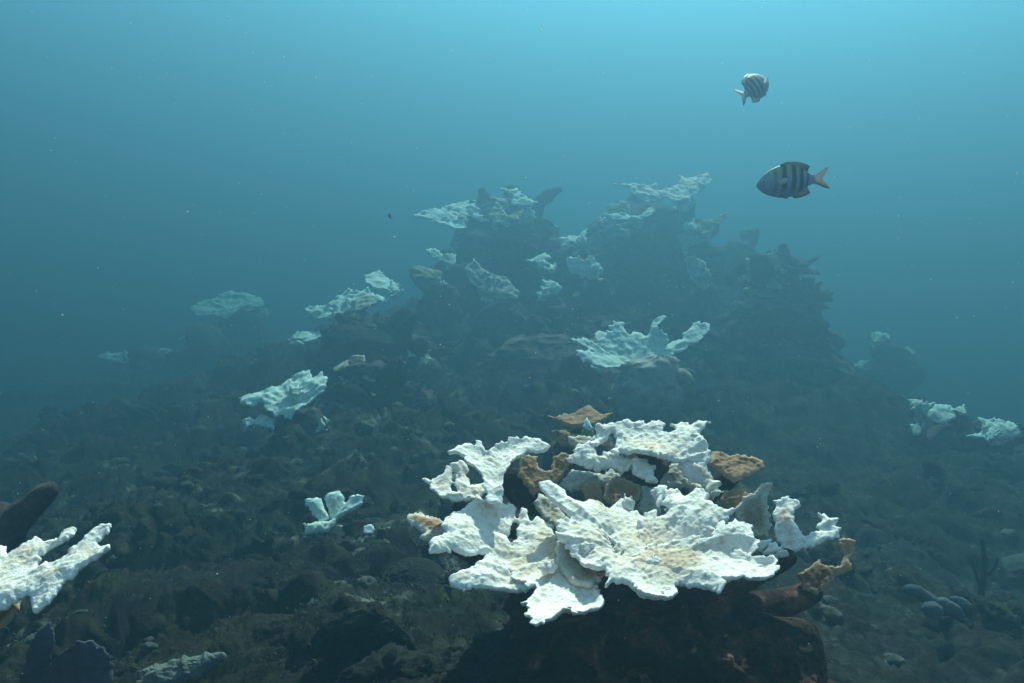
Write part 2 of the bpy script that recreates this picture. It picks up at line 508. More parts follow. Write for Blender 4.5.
def build_seabed():
    az = np.radians(np.concatenate([np.linspace(-80, -36, 90)[:-1], np.linspace(-36, 36, 760), np.linspace(36, 80, 90)[1:]]))
    rr = np.concatenate([np.geomspace(0.25, 12, 560)[:-1], np.geomspace(12, 80, 60)])
    A, D = np.meshgrid(az, rr)
    x = (D * np.sin(A)).ravel(); y = (D * np.cos(A)).ravel()
    z = terrain(x, y)
    q = np.stack([x, y, z * 1.5], 1)
    s = np.clip(np.hypot(x, y) * 0.35, 0.3, 1.0) * (1 - 0.6 * sandy(x, y))
    x2 = x + s * 0.05 * fbm(q * 7, 3, 61); y2 = y + s * 0.07 * fbm(q * 7, 3, 71)
    V = np.stack([x2, y2, z], 1)
    nr, na = A.shape
    i, j = np.meshgrid(np.arange(nr - 1), np.arange(na - 1), indexing='ij')
    a = (i * na + j).ravel()
    quads = np.stack([a, a + 1, a + na + 1, a + na], 1)
    me = make_mesh("seabed", V, quads[:, ::-1], attrs={"silt": sandy(x, y)})
    o = link("seabed", me, None)
    # reef colour, turning to silty rubble in the gully at the right
    m, n, l, b = mat("reef_and_silt")
    f = tex_noise(n, l, 4.0, 10, 0.7, dist=0.5)
    reef = ramp(n, l, f, [(0.34, (0.005, 0.005, 0.006)), (0.46, (0.012, 0.012, 0.011)), (0.54, (0.022, 0.025, 0.015)), (0.61, (0.055, 0.056, 0.03)), (0.70, (0.14, 0.14, 0.095))])  # light olive stops paint lit patches, near-black ones the shade between
    f1 = tex_noise(n, l, 1.4, 4, 0.6)
    rust = mixc(n, l, ramp(n, l, f1, [(0.44, (0, 0, 0)), (0.62, (0.8, 0.8, 0.8))]), reef, (0.034, 0.020, 0.011))
    f2 = tex_noise(n, l, 9.0, 8, 0.7)
    silt = ramp(n, l, f2, [(0.35, (0.008, 0.009, 0.009)), (0.52, (0.028, 0.031, 0.026)), (0.66, (0.10, 0.10, 0.08))])
    at_ = n.new("ShaderNodeAttribute"); at_.attribute_name = "silt"
    f7 = tex_noise(n, l, 2.2, 5, 0.65)
    pm = n.new("ShaderNodeMath"); pm.operation = 'MULTIPLY'
    l.new(ramp(n, l, f7, [(0.40, (0.15, 0.15, 0.15)), (0.58, (1, 1, 1))]), pm.inputs[0]); l.new(at_.outputs["Fac"], pm.inputs[1])
    f8 = tex_noise(n, l, 3.1, 7, 0.7)
    lit_crust = mixc(n, l, ramp(n, l, f8, [(0.60, (0, 0, 0)), (0.68, (0.8, 0.8, 0.8))]), rust, (0.24, 0.24, 0.20))  # pale crust patches, brightened to look lit
    c = mixc(n, l, pm.outputs[0], lit_crust, silt)
    f5 = tex_noise(n, l, 38.0, 6, 0.75)
    k5 = ramp(n, l, f5, [(0.35, (0.4, 0.4, 0.4)), (0.68, (1.15, 1.15, 1.1))])
    mm = n.new("ShaderNodeMix"); mm.data_type = 'RGBA'; mm.blend_type = 'MULTIPLY'; mm.inputs[0].default_value = 1
    l.new(c, mm.inputs[6]); l.new(k5, mm.inputs[7])
    l.new(mm.outputs[2], b.inputs["Base Color"])
    b.inputs["Roughness"].default_value = 0.95
    b.inputs["Specular IOR Level"].default_value = 0.1
    bump(n, l, b, tex_noise(n, l, 28, 9, 0.72), 1.0, 0.02)
    me.materials.append(m)
    tag(o, "dark algae covered reef slope falling into blue water", None, None, "structure")
    return o
build_seabed()

def ground_z(x, y):
    return float(terrain(np.array([x]), np.array([y]))[0])

# ------------------------------------------------------------------ corals
def colony(name, label, cat, d, root, trunk, blades, group=None, trunk_mat='deadcoral', trunk_amp=0.25, tilt=14, nscale=9, defaults=None, master=None, squash=1.0, trunk_label=None, tres=(64, 54)):
    """root: pixel from which the blades spread; trunk: rows for px_axis; blades: dicts.
    With master=(px,py,d,tilt) a blade's distance comes from that sloping disc, raised by 'up' metres."""
    d = far_off(d)
    pts, rad = px_axis(trunk, d)
    base = pts[-1].copy()
    t = thing(name, base, label, cat, group)
    me = tube_mesh("trunk", pts, rad, trunk_amp, nscale, tres[0], tres[1], base, 6, squash=squash, rugged=0.65)
    link("trunk", me, M[trunk_mat], t, trunk_label)
    for b in blades:
        b = dict(b)
        if defaults:
            for k, v in defaults.items():
                b.setdefault(k, v)
        poly = b.pop('p')
        pp = np.asarray(poly, float)
        anchor = b.pop('a', None) or (float(pp[:, 0].mean()), float(pp[:, 1].mean()))
        m = b.pop('m', 'white'); lab = b.pop('label', None); up = b.pop('up', 0.0); dd = b.pop('dd', 0.0)
        nm = b.pop('name', 'branch')
        if master:
            A0 = at(master[0], master[1], master[2]); nn = np.array([0, -math.sin(R(master[3])), math.cos(R(master[3]))])
            A0 = A0 + np.array([0, 0, up])
            rd = ray(*anchor)
            dist = float(((A0 - CAM) @ nn) / (rd @ nn)) + dd
        else:
            dist = d + dd
        b.setdefault('tilt', tilt)
        if master and m in ('brown', 'tan', 'grey', 'browntip'):
            b.update(lipk=0.5, ridge=0.005, fringe=0.0035, notch=0.0, t=b['t'] * 1.25, wave=0.012)
        b.setdefault('root', root)
        me, _ = blade_mesh(nm, poly, anchor, dist, base=base, **b)
        link(nm, me, M[m], t, lab)
    return t

# --- the big near elkhorn colony
NEAR_D = 1.35
NEAR = [
 dict(p=[(445,450),(453,445),(465,441),(473,442),(475,438),(482,437),(484,446),(487,452),(490,451),(493,442),(498,438),(509,436),(508,431),(516,428),(526,428),(532,427),(540,424.5),(542,435),(549,441),(548,447),(538,452),(528,451),(521,459),(512,471),(507,483),(506,497),(500,508),(488,506),(486,492),(481,482),(474,472),(465,467),(463,460),(458,455),(449,453)], up=0.02, tilt=14, roll=-6, notch=0.004),
 dict(p=[(426,482),(435,481),(446,475),(448,472),(453,474),(451,488),(454,496),(458,496),(457,488),(456,476),(453,469),(461,466),(467,468),(467,479),(469,489),(475,486),(488,484),(492,490),(485,497),(474,503),(456,507),(440,503),(433,495)], up=0.0, tilt=24, roll=-4, cup=0.6, notch=0.002),
 dict(p=[(478,502),(470,512),(453,518),(446,525),(441,533),(448,542),(433,546),(431,554),(439,556),(453,552),(470,556),(488,553),(502,560),(511,572),(523,582),(533,588),(533,596),(524,604),(532,612),(527,618),(532,625),(542,627),(557,623),(570,615),(574,620),(575,612),(588,607),(604,602),(603,593),(597,588),(598,582),(590,570),(575,557),(563,543),(553,532),(551,522),(538,518),(534,525),(529,522),(526,510),(521,508),(518,520),(517,538),(512,545),(507,537),(506,529),(514,518),(516,508),(509,504),(498,505),(488,502)], up=0.0, tilt=13, roll=-3, root=(575,550)),
 dict(p=[(450,586),(459,580),(473,576),(479,569),(491,561.5),(502,571),(515,581),(529,586),(533,592),(517,594),(496,595),(470,596),(457,597),(451,591)], up=-0.012, tilt=16, roll=-4, root=(540,580), notch=0.004),
 dict(p=[(405,519),(410,514),(420,513),(425,516),(437,518),(450,526),(448,534),(441,534),(429,540),(420,538),(427,533),(414,525)], m='browntip', up=-0.012, tilt=18, root=(470,535), label="small brown branch with a white tip"),
 dict(p=[(538,489),(545,486),(557,485),(564,489),(568,496),(578,502),(586,503),(588,498),(597,499),(603,505),(610,507),(615,500),(624,497),(630,500),(626,507),(639,509),(648,517),(660,530),(668,550),(672,575),(664,596),(643,597),(635,591),(618,585),(606,587),(603,577),(597,573),(588,571),(571,553),(561,544),(553,532),(553,527),(561,526),(567,527),(561,516),(553,505),(543,496)], holes=[[(608,537),(611,535),(618,556),(615,558),(609,548)]], up=0.03, tilt=15, roll=2, root=(625,555)),
 dict(p=[(632,545),(640,520),(648,512),(660,511),(657,498),(656,490),(659,486),(675,483.5),(683,483.5),(686,493),(694,490),(705,497),(716,500),(721,505),(726,512),(736,512),(728,523),(720,532),(710,543),(697,553),(675,563),(650,563)], up=0.035, tilt=17, roll=3, root=(640,550)),
 dict(p=[(628,560),(645,545),(670,544),(690,546),(702,548),(711,544),(715,536),(720,532),(725,537),(732,529),(738,532),(742,530),(751,528),(756,533),(757,547),(755,556),(762,560),(771,560),(778,567),(775,576),(771,582),(759,586),(741,581),(734,586),(724,590),(718,595),(699,590),(683,584),(678,588),(675,595),(667,599),(650,597),(638,594),(630,580)], up=0.028, tilt=15, roll=4, root=(645,560)),
 dict(p=[(597,423),(604,424),(613,425),(625,423),(643,423),(656,422.5),(667,424.5),(661,432),(666,436),(675,434),(672,427),(677,424),(687,426),(698,426),(708,427),(702,435),(699,439),(707,447),(711,457),(705,461),(696,460),(689,462),(680,463),(663,463),(650,461),(640,457),(629,455),(618,453),(613,458),(608,455),(616,446),(614,432),(606,436),(598,441),(591,440),(594,430)], up=0.05, tilt=18, roll=3, root=(650,470)),
 dict(p=[(678,464),(690,462),(701,462),(710,472),(714,480),(722,482),(721,492),(718,498),(708,496),(706,486),(698,481),(690,481),(684,474)], up=0.025, tilt=24, root=(690,500)),
 dict(p=[(566,461),(573,456),(576,449),(590,448),(594,458),(599,461),(604,457),(617,460),(625,460),(636,461),(632,469),(621,475),(613,469),(602,472),(588,470),(577,466)], up=0.03, tilt=24, root=(620,480), notch=0.004),
 dict(p=[(633,460),(643,462),(653,471),(654,486),(644,484),(632,476)], up=0.02, tilt=30, root=(640,490), notch=0.002),
 dict(p=[(567,442),(580,440),(590,441),(597,447),(588,450),(571,447)], m='tan', up=0.02, tilt=24, t=0.006, root=(600,460)),
 dict(p=[(519,462),(528,458),(537,460),(538,468),(545,476),(552,472),(553,460),(562,455),(572,456),(568,468),(560,481),(545,490),(534,498),(525,486),(518,477)], m='brown', up=-0.005, tilt=30, root=(550,510), label="orange brown forked branch"),
 dict(p=[(582,487),(588,482),(596,483),(601,489),(603,504),(598,510),(588,503),(585,495)], m='brown', up=0.0, tilt=38, root=(600,510), label="brown stub between the white blades"),
 dict(p=[(606,487),(612,481),(624,480),(640,486),(640,500),(630,505),(612,505),(604,497)], m='brown', up=0.005, tilt=26, root=(630,510), label="brown knobbed branch"),
 dict(p=[(540,498),(552,502),(560,512),(570,524),(565,532),(550,524),(540,515),(534,505)], m='tan', up=-0.02, tilt=16, root=(590,530)),
 dict(p=[(712,455),(720,456),(728,460),(738,459),(745,461),(761,463),(764,470),(755,475),(742,481),(733,485),(722,477),(707,467)], m='brown', up=0.015, tilt=24, roll=8, root=(700,480), label="dark brown branch at the back"),
 dict(p=[(720,498),(726,488),(738,485),(749,490),(752,496),(745,512),(735,513),(725,506)], m='brown', up=0.0, tilt=40, root=(720,510), label="dark brown branch stub"),
 dict(p=[(742,500),(749,498),(754,494),(759,488),(764,486),(769,487),(768,492),(765,497),(766,512),(769,528),(765,538),(750,536),(738,527),(735,512)], m='tan', up=-0.01, tilt=48, root=(735,535), label="tan upright paddle shaped branch"),
 dict(p=[(775,503),(785,499.5),(797,503),(799,508),(793,513),(792,522),(797,535),(803,542),(814,537),(820,529),(819,517),(824,516),(830,520),(838,518.5),(839,523),(833,528),(839,531),(836,538),(822,545),(810,551),(799,555),(786,553),(777,543),(774,530),(773,515)], up=-0.03, tilt=30, roll=-3, root=(780,560), notch=0.002),
 dict(p=[(756,541),(771,539),(782,548),(790,555),(779,558),(768,551),(757,547)], up=-0.03, tilt=20, root=(745,560)),
 dict(p=[(838,543.5),(845,541),(855,543),(854,552),(849,562),(852,571),(838,575),(826,589),(816,595),(803,589),(799,577),(810,568),(818,564),(828,569),(840,569),(844,558),(840,551)], m='brown', up=-0.09, tilt=30, roll=-12, cup=0.8, root=(800,600), label="brown cup shaped branch curling up at its end"),
 dict(p=[(655,470),(680,466),(690,482),(706,488),(712,500),(695,492),(684,486),(660,487),(652,480)], m='grey', up=-0.01, tilt=24, root=(670,500)),  # grey blade standing in for the shaded underside of the back plate
 dict(p=[(640,487),(655,488),(660,500),(660,514),(650,520),(640,510)], m='grey', up=-0.01, tilt=34, root=(650,520)),  # grey blade, shade of the gap put into its colour
 dict(p=[(556,545),(566,543),(580,558),(594,570),(600,580),(590,588),(572,582),(558,566)], m='tan', up=0.012, tilt=14, root=(600,580)),  # tan coral of the hollow, its shade painted into the colour
 dict(p=[(572,470),(588,472),(602,475),(612,470),(622,478),(612,484),(590,484),(572,490),(560,484)], m='grey', up=-0.02, tilt=22, root=(600,500)),  # grey blade painting the shade under the middle white plates
]
for c_, w_, h_, u_ in (((596, 516), 10, 13, 0.035), ((628, 506), 8, 11, 0.04), ((662, 496), 11, 12, 0.045), ((684, 548), 9, 11, 0.035), ((556, 498), 9, 12, 0.04), ((706, 520), 11, 12, 0.04),
                       ((652, 566), 8, 9, 0.035), ((500, 530), 12, 12, 0.012), ((484, 545), 8, 9, 0.01), ((548, 572), 10, 11, 0.01), ((690, 437), 8, 9, 0.06), ((640, 440), 10, 10, 0.06), ((512, 446), 9, 10, 0.03), ((735, 560), 10, 10, 0.035), ((586, 552), 7, 9, 0.035)):
    lob = []
    for q in range(9):
        aa = math.pi * (1 - q / 8.0) + rng.uniform(-0.1, 0.1)
        k_ = (1.0 if q % 2 else 0.74) * rng.uniform(0.85, 1.1)
        lob.append((c_[0] + w_ * k_ * math.cos(aa), c_[1] - h_ * k_ * math.sin(aa)))
    lob += [(c_[0] + w_ * 0.6, c_[1] + 5), (c_[0] - w_ * 0.6, c_[1] + 5)]
    NEAR.append(dict(p=lob, up=u_, tilt=rng.uniform(26, 46), roll=rng.uniform(-14, 14), root=(c_[0], c_[1] + 6), cup=1.0, m='white', fringe=0.003, notch=0.0, lipk=0.6))
big = colony("elkhorn_coral", "large white bleached elkhorn coral table with brown branches on a rust brown rock", "coral", NEAR_D, (620, 540),
       [(615, 520, 92, 0.17), (622, 556, 104, 0.17), (628, 590, 104, 0.16), (635, 640, 116, 0.15), (640, 720, 150, 0.14), (645, 800, 190, 0.14)], NEAR,
       trunk_mat='rustrock', trunk_amp=0.42, nscale=14, tres=(220, 190), defaults=dict(t=0.0064, cup=0.8, knob=0.0026, fringe=0.0050, wave=0.02, lipk=1.5, ridge=0.009, notch=0.011), master=(620, 560, NEAR_D, 13), trunk_label="dark brown shaded trunk")

def master_at(px, py, up):
    A0 = at(620, 560, NEAR_D) + np.array([0, 0, up]); nn = np.array([0, -math.sin(R(13)), math.cos(R(13))])
    rd = ray(px, py)
    return CAM + rd * float(((A0 - CAM) @ nn) / (rd @ nn))
bb = np.array(big.location)
for (ax, ay, au), (bx, by, bu), ra, rb_ in (((700, 610, -0.12), (820, 588, -0.13), 0.04, 0.016), ((710, 570, -0.06), (795, 553, -0.045), 0.035, 0.012), ((670, 500, -0.05), (738, 470, -0.005), 0.03, 0.014),
                                           ((530, 540, -0.07), (455, 500, -0.018), 0.04, 0.012), ((540, 555, -0.07), (430, 534, -0.03), 0.035, 0.008), ((720, 540, -0.06), (752, 530, -0.03), 0.03, 0.014), ((560, 500, -0.07), (500, 470, -0.005), 0.04, 0.02), ((640, 500, -0.05), (650, 450, 0.03), 0.05, 0.03)):
    p0, p1 = master_at(ax, ay, au), master_at(bx, by, bu)
    pm = (p0 + p1) / 2 - np.array([0, 0, 0.02])
    link("stem", tube_mesh("stem", [p0, pm, p1], [ra, (ra + rb_) / 2, rb_], 0.4, 16, 40, 40, bb, 4), M['rustrock'], big)

BACK = [dict(p=[(547,416),(555,418),(564,415),(574,415),(580,411),(590,408),(596,413),(604,416),(614,414),(606,421),(594,427),(580,428),(572,429),(562,424)], m='brown', tilt=20),
        dict(p=[(552,432),(566,430),(582,436),(590,442),(575,446),(560,443)], m='brown', tilt=26, dd=-0.06)]
colony("elkhorn_coral", "low brown coral just behind the big white elkhorn table", "coral", 2.1, (580, 430),
       [(580, 428, 30), (582, 450, 34), (585, 500, 40)], BACK, defaults=dict(t=0.012))
# pale tooth in front of it
colony("elkhorn_coral", "tiny pale green coral tip beside the low brown coral", "coral", 2.0, (587, 430),
       [(587, 428, 5), (588, 440, 7), (590, 470, 9)], [dict(p=[(582,429),(585,420),(587,418.5),(590,424),(593,429),(588,432)], m='white2', tilt=50, t=0.006)], trunk_mat='olive')

# --- near white branches at the frame's edge
LN = [dict(p=[(-60,585),(-15,560),(3,547),(8,553),(19,548),(36,538),(40,541),(59,538),(66,530),(75,527),(72,534),(62,542),(52,546),(40,556),(34,570),(10,592),(-60,630)], tilt=20, roll=-14, dd=0.05),
      dict(p=[(-60,610),(0,583),(30,571),(49,564),(54,566),(65,558),(82,545),(90,537),(98,531),(113,528.5),(108,536),(96,545),(104,551),(114,548),(112,553),(100,562),(82,570),(62,584),(45,600),(33,609),(28,592),(12,600),(-10,613),(-60,640)], tilt=20, roll=-14),
      dict(p=[(-60,640),(-10,612),(12,600),(26,594),(20,612),(5,628),(-60,670)], m='brown', tilt=30, roll=-14, dd=0.03, label="brown blade painted as the shaded underside")]  # brown blade stands in for the shadow under the white branches
colony("elkhorn_coral", "white pointed elkhorn branches reaching in over the lower slope by the mauve sea fan", "coral", 1.15, (-60, 620),
       [(-50, 615, 30), (-62, 660, 40), (-75, 760, 60), (-80, 900, 70)], LN, defaults=dict(t=0.009, knob=0.0016), trunk_mat='rustrock')

# --- mid coral in front of the mound
MID = [dict(p=[(596,347),(604,340),(606,332),(612,336),(615,337),(610,328),(615,325),(623,324),(625,334),(630,333),(634,332),(642,332),(646,336),(650,325),(657,321),(659,318),(666,317),(662,324),(658,332),(667,338),(668,348),(660,361),(640,364),(626,365),(610,358)], tilt=32, cup=0.5, dd=0.08),
       dict(p=[(594,334),(600,331.5),(607,332),(614,340),(616,350),(606,352),(598,345)], tilt=30, roll=-6, dd=0.05),
       dict(p=[(573,341),(582,339.5),(593,346),(603,352),(610,353),(616,351),(620,358),(632,361),(626,366),(612,368),(598,366),(590,362),(579,357),(574,350),(588,352),(595,355),(586,347)], tilt=26, roll=6, dd=-0.06, cup=0.6),
       dict(p=[(636,364),(645,352),(658,346),(666,345),(672,344),(682,340),(685,333),(694,328),(694,325),(709,323),(710,329),(712,332),(706,337),(700,342),(684,349),(672,355),(664,362),(657,367),(645,369)], tilt=30, roll=-16, dd=0.02, root=(640,366)),
       dict(p=[(640,358),(655,357),(662,362),(657,368),(650,370),(640,366),(632,371),(626,372),(624,366)], tilt=22, dd=-0.08),
       dict(p=[(592,364),(604,368),(608,375),(600,374),(593,370)], m='white2', tilt=30, dd=-0.05)]
colony("elkhorn_coral", "white vase shaped elkhorn coral with frilled rim on an olive stalk before the mound", "coral", 3.6, (640, 366),
       [(638, 368, 22, 0.06), (644, 380, 34, 0.0), (649, 392, 37, -0.03), (652, 425, 42)], MID, trunk_mat='grey', trunk_amp=0.3, defaults=dict(t=0.012, knob=0.0045, fringe=0.017, ridge=0.010, lipk=1.2, notch=0.012, m='white2'))
vase = [o for o in bpy.data.objects if o.get("label", "").startswith("white vase shaped")][0]
pv_, rv_ = px_axis([(674, 370, 8), (681, 382, 12), (683, 396, 12), (678, 412, 14)], far_off(3.6) - 0.12)
link("stem", tube_mesh("stem", pv_, rv_, 0.35, 6, 40, 40, np.array(vase.location), 5), M['olive'], vase, "pale olive lobe beside the stalk")

def simple(label, d, blades, root, foot, rt=12, rb=20, m='white2', tilt=20, name="elkhorn_coral", trunk_mat='deadcoral', group=None, **df):
    df.setdefault('t', 0.0028 * d); df.setdefault('knob', 0.0013 * d); df.setdefault('fringe', 0.0034 * d); df.setdefault('ridge', 0.004 * d); df.setdefault('m', m)
    blades = list(blades)
    if d > 3:
        px_all = np.concatenate([np.asarray(b['p'], float) for b in blades])
        sc_ = 0.22 * (px_all[:, 0].max() - px_all[:, 0].min())
        for k in range(9):
            bp = np.asarray(blades[k % len(blades)]['p'], float)
            rr_ = np.clip(sc_, 5, 12) * rng.uniform(0.5, 1.0) * (0.9 if d > 4.6 else 1.0)
            c = bp[rng.integers(0, len(bp))] * 0.62 + bp.mean(0) * 0.38 + np.array([0, rr_ * 0.5])
            a0 = math.atan2(-1.1, (c[0] - bp[:, 0].mean()) / (rr_ * 1.2)) + rng.uniform(-0.3, 0.3)
            nl = rng.integers(5, 9)
            poly = []
            for q in range(nl):
                aa = a0 + (q / (nl - 1) - 0.5) * 1.9
                r1 = rr_ * (1.1 if q % 2 else 0.62) * rng.uniform(0.85, 1.1)
                poly.append((c[0] + r1 * math.cos(aa), c[1] + 0.75 * r1 * math.sin(aa)))
            poly += [(c[0] + 3, c[1] + 4), (c[0] - 3, c[1] + 4)]
            blades.append(dict(p=poly, tilt=rng.uniform(30, 58), roll=rng.uniform(-18, 18), dd=rng.uniform(-0.08, 0.02), root=(c[0], c[1] + 3), m=m if rng.random() < 0.75 else 'grey'))
    mx, my = (root[0] + foot[0]) / 2, (root[1] + foot[1]) / 2
    return colony(name, label, "coral", d, root, [(root[0], root[1] + rt * 0.35, rt), (mx, my + 3, (rt + rb) / 2), (foot[0], foot[1], rb), (foot[0], foot[1] + 30, rb * 1.2)], blades, tilt=tilt, defaults=df, trunk_mat=trunk_mat, group=group)

simple("white ribbed elkhorn coral plate tipped sideways on the slope before the deep blue water", 3.3,
  [dict(p=[(240,398),(250,393),(265,392),(276,386),(292,380),(293,376),(301,374),(310,372),(313,380),(323,374.5),(328.5,381),(327,386),(326,392),(318,397),(305,407),(289,417),(276,417),(268,412),(262,404),(252,409),(242,406)], roll=-16, tilt=26, wave=0.03, m='white2'),
   dict(p=[(244,420),(256,421),(260,416),(270,419),(278,419),(271,423),(274,430),(262,427)], dd=-0.08, tilt=26, roll=-10)],
  (290, 405), (300, 430), 16, 26)
simple("white many lobed elkhorn coral climbing the mound's shoulder", 4.6,
  [dict(p=[(307,313),(315,309),(328,307),(336,299.5),(340,296),(347,289),(354,294),(360,293),(368,288),(374,296),(384,299),(398,292),(401,294),(387,302),(371,310),(355,313),(344,319),(334,318),(323,320),(313,318)], roll=-14, tilt=28, wave=0.05),
   dict(p=[(291,338),(302,332),(318,331),(334,327),(328,334),(318,340),(307,344)], dd=-0.15, roll=-6),
   dict(p=[(365,276),(378,272),(387,278),(398,285),(392,292),(384,290),(374,288),(367,284)], dd=0.2),
   dict(p=[(352,300),(366,296),(380,299),(370,308),(356,311)], m='grey', dd=-0.1, roll=-12)],
  (352, 316), (365, 345), 22, 36)
simple("small pale green coral with rounded petals sitting alone on the lower slope", 2.35,
  [dict(p=[(305,504),(307,501),(312,500),(321,500),(324,508),(329,519),(321,523),(314,516),(311,511)], tilt=42, dd=0.03),
   dict(p=[(324,499),(328,493),(338,491),(344,496),(345,503),(346,509),(341,517),(331,520),(329,510)], tilt=48, dd=0.05),
   dict(p=[(345,509),(352,499),(359,497),(365,498),(363,506),(350,514),(339,521),(333,522)], tilt=40, roll=-14, dd=0.02),
   dict(p=[(302.5,523),(310,525),(317,523),(328,522),(338,519),(332,527),(326,532),(317,533),(304,534),(306,527)], tilt=26, dd=-0.03),
   dict(p=[(364,529),(371,526),(375,530),(373,536),(365,536)], tilt=40, dd=-0.02)],
  (331, 522), (338, 545), 11, 18, fringe=0.004, knob=0.004, t=0.013, wave=0.008, ridge=0.005, lipk=0.8, trunk_mat='olive')
simple("small white coral knob beside the ribbed white plate", 3.3, [dict(p=[(319,420),(324,417),(329,420),(328,425),(321,425)], tilt=40)], (324, 423), (326, 440), 5, 9)

# --- the mound: dead coral heads with pale growth on top
def head(label, d, spec, cat="dead coral", name="dead_coral", m='deadcoral', amp=0.42, nscale=2.7, fingers=(), squash=0.8, nr=170, ns=150, group=None, rugged=0.6, nfan=32):
    d = far_off(d)
    pts, rad = px_axis(spec, d)
    base = pts[-1].copy()
    t = thing(name, base, label, cat, group)
    link("trunk", tube_mesh("trunk", pts, rad, amp, nscale, nr, ns, base, 5, rugged=rugged, squash=squash), M[m], t)
    for f in fingers:
        p2, r2 = px_axis(f, d)
        link("branch", tube_mesh("branch", p2, r2, 0.8, 7, 40, 44, base, 5), M[m], t)
    for k in range(nfan // 2):
        i = rng.integers(0, max(1, len(spec) - 2)); f = rng.random()
        c = np.array(spec[i][:3]) * (1 - f) + np.array(spec[i + 1][:3]) * f
        sg = rng.choice([-1, 1]) * rng.uniform(0.55, 0.95)
        x0, y0 = c[0] + sg * c[2] * 0.8, c[1] + 6
        ln = rng.uniform(14, 30); lean = sg * rng.uniform(0.2, 0.9) + rng.uniform(-0.3, 0.3)
        p2, r2 = px_axis([(x0, y0, rng.uniform(8, 14)), (x0 + lean * ln * 0.5, y0 - ln * 0.6, rng.uniform(5, 9)), (x0 + lean * ln, y0 - ln, rng.uniform(2, 5))], d - rng.uniform(-0.1, 0.25))
        link("branch", tube_mesh("branch", p2, r2, 0.6, 12, 24, 24, base, 4), M[m], t)
    # short broken plates and stubs all over the head
    for k in range(nfan):
        i = rng.integers(0, len(spec) - 1); f = rng.random()
        c = np.array(spec[i][:3]) * (1 - f) + np.array(spec[i + 1][:3]) * f
        side = rng.choice([-1, 1]) * rng.random() ** 0.55
        cx, cy = c[0] + side * c[2] * 1.03, c[1]
        rr_ = rng.uniform(11, 30); a0 = math.atan2(-1.0, side * 1.6)
        poly = []
        nl = rng.integers(7, 12)
        for q in range(nl):
            aa = a0 + (q / (nl - 1) - 0.5) * 2.3
            r1 = rr_ * rng.uniform(0.55, 1.15)
            poly.append((cx + r1 * math.cos(aa), cy + 0.6 * r1 * math.sin(aa)))
        poly += [(cx + 5 - rr_ * 0.5 * math.cos(a0), cy + 7), (cx - 5 - rr_ * 0.5 * math.cos(a0), cy + 7)]
        dist = d - squash * math.sqrt(max(0, 1 - side * side)) * c[2] * d / F * 0.9
        me, _ = blade_mesh("branch", poly, (cx, cy), dist, rng.uniform(24, 50), side * 14, root=(cx, cy + 6), base=base, t=0.02, knob=0.006, fringe=0.016, wave=0.03, cup=0.3)
        link("branch", me, M[('deadcoral', 'deadcoral', 'deadcoral', 'olive', 'tan')[rng.integers(0, 5)] if rng.random() < 0.6 else m], t)
    return t

head("broad dark dead coral stump crowned with pale plates on the mound's shoulder", 5.3,
     [(497, 205, 18), (497, 222, 34), (503, 250, 50), (505, 285, 62), (500, 330, 82), (490, 380, 100), (490, 420, 110)],
     fingers=[[(524, 225, 9), (538, 208, 7), (549, 195, 5), (562, 189, 2)], [(518, 222, 9), (530, 208, 7), (536, 199, 3)], [(475, 232, 10), (466, 222, 7), (460, 218, 4)], [(500, 215, 9), (499, 205, 6), (498, 200, 3)], [(440, 285, 12), (420, 276, 8), (410, 272, 4)]], amp=0.5)
head("highest dark dead coral mass of the mound, carrying the topmost white plate", 5.6,
     [(662, 205, 16), (655, 222, 36), (650, 245, 55), (650, 280, 75), (645, 320, 95), (640, 370, 115), (640, 430, 120)],
     fingers=[[(715, 290, 22), (735, 262, 20), (744, 245, 12), (752, 235, 7), (759, 229, 2)], [(690, 240, 14), (705, 232, 9), (718, 224, 5)], [(620, 250, 16), (598, 234, 9), (585, 230, 4)], [(702, 300, 26), (716, 275, 24), (724, 255, 14)], [(585, 290, 24), (566, 262, 18), (560, 250, 10)]], amp=0.5)
head("dark pyramid of dead coral standing beside the mound with knobbed peak", 4.7,
     [(780, 262, 8), (779, 272, 18), (776, 292, 30), (777, 325, 44), (772, 365, 64), (770, 420, 92), (770, 480, 105)],
     fingers=[[(795, 325, 18), (806, 305, 11), (811, 293, 7), (815, 288, 4)], [(812, 360, 16), (824, 342, 11), (829, 332, 5)], [(755, 310, 16), (746, 296, 10), (742, 290, 5)], [(766, 280, 12), (762, 271, 8), (758, 267, 4)], [(786, 268, 9), (792, 262, 7), (795, 257, 4)], [(730, 345, 18), (722, 325, 12), (716, 318, 6)]], amp=0.5)
head("low dark dead coral hump linking the mound and the white vase coral", 4.4,
     [(575, 330, 25), (572, 350, 60), (570, 385, 90), (570, 440, 105)], amp=0.5)
head("dark dead coral hump on the slope under the lobed white coral", 4.3,
     [(380, 322, 20), (378, 340, 46), (380, 375, 62), (380, 420, 75)], amp=0.5, m='seabed')
head("rounded brown dead coral boulder between the ribbed plate and the mound", 3.7,
     [(378, 372, 16), (376, 388, 36), (378, 412, 46), (380, 450, 50)], amp=0.45, m='seabed')

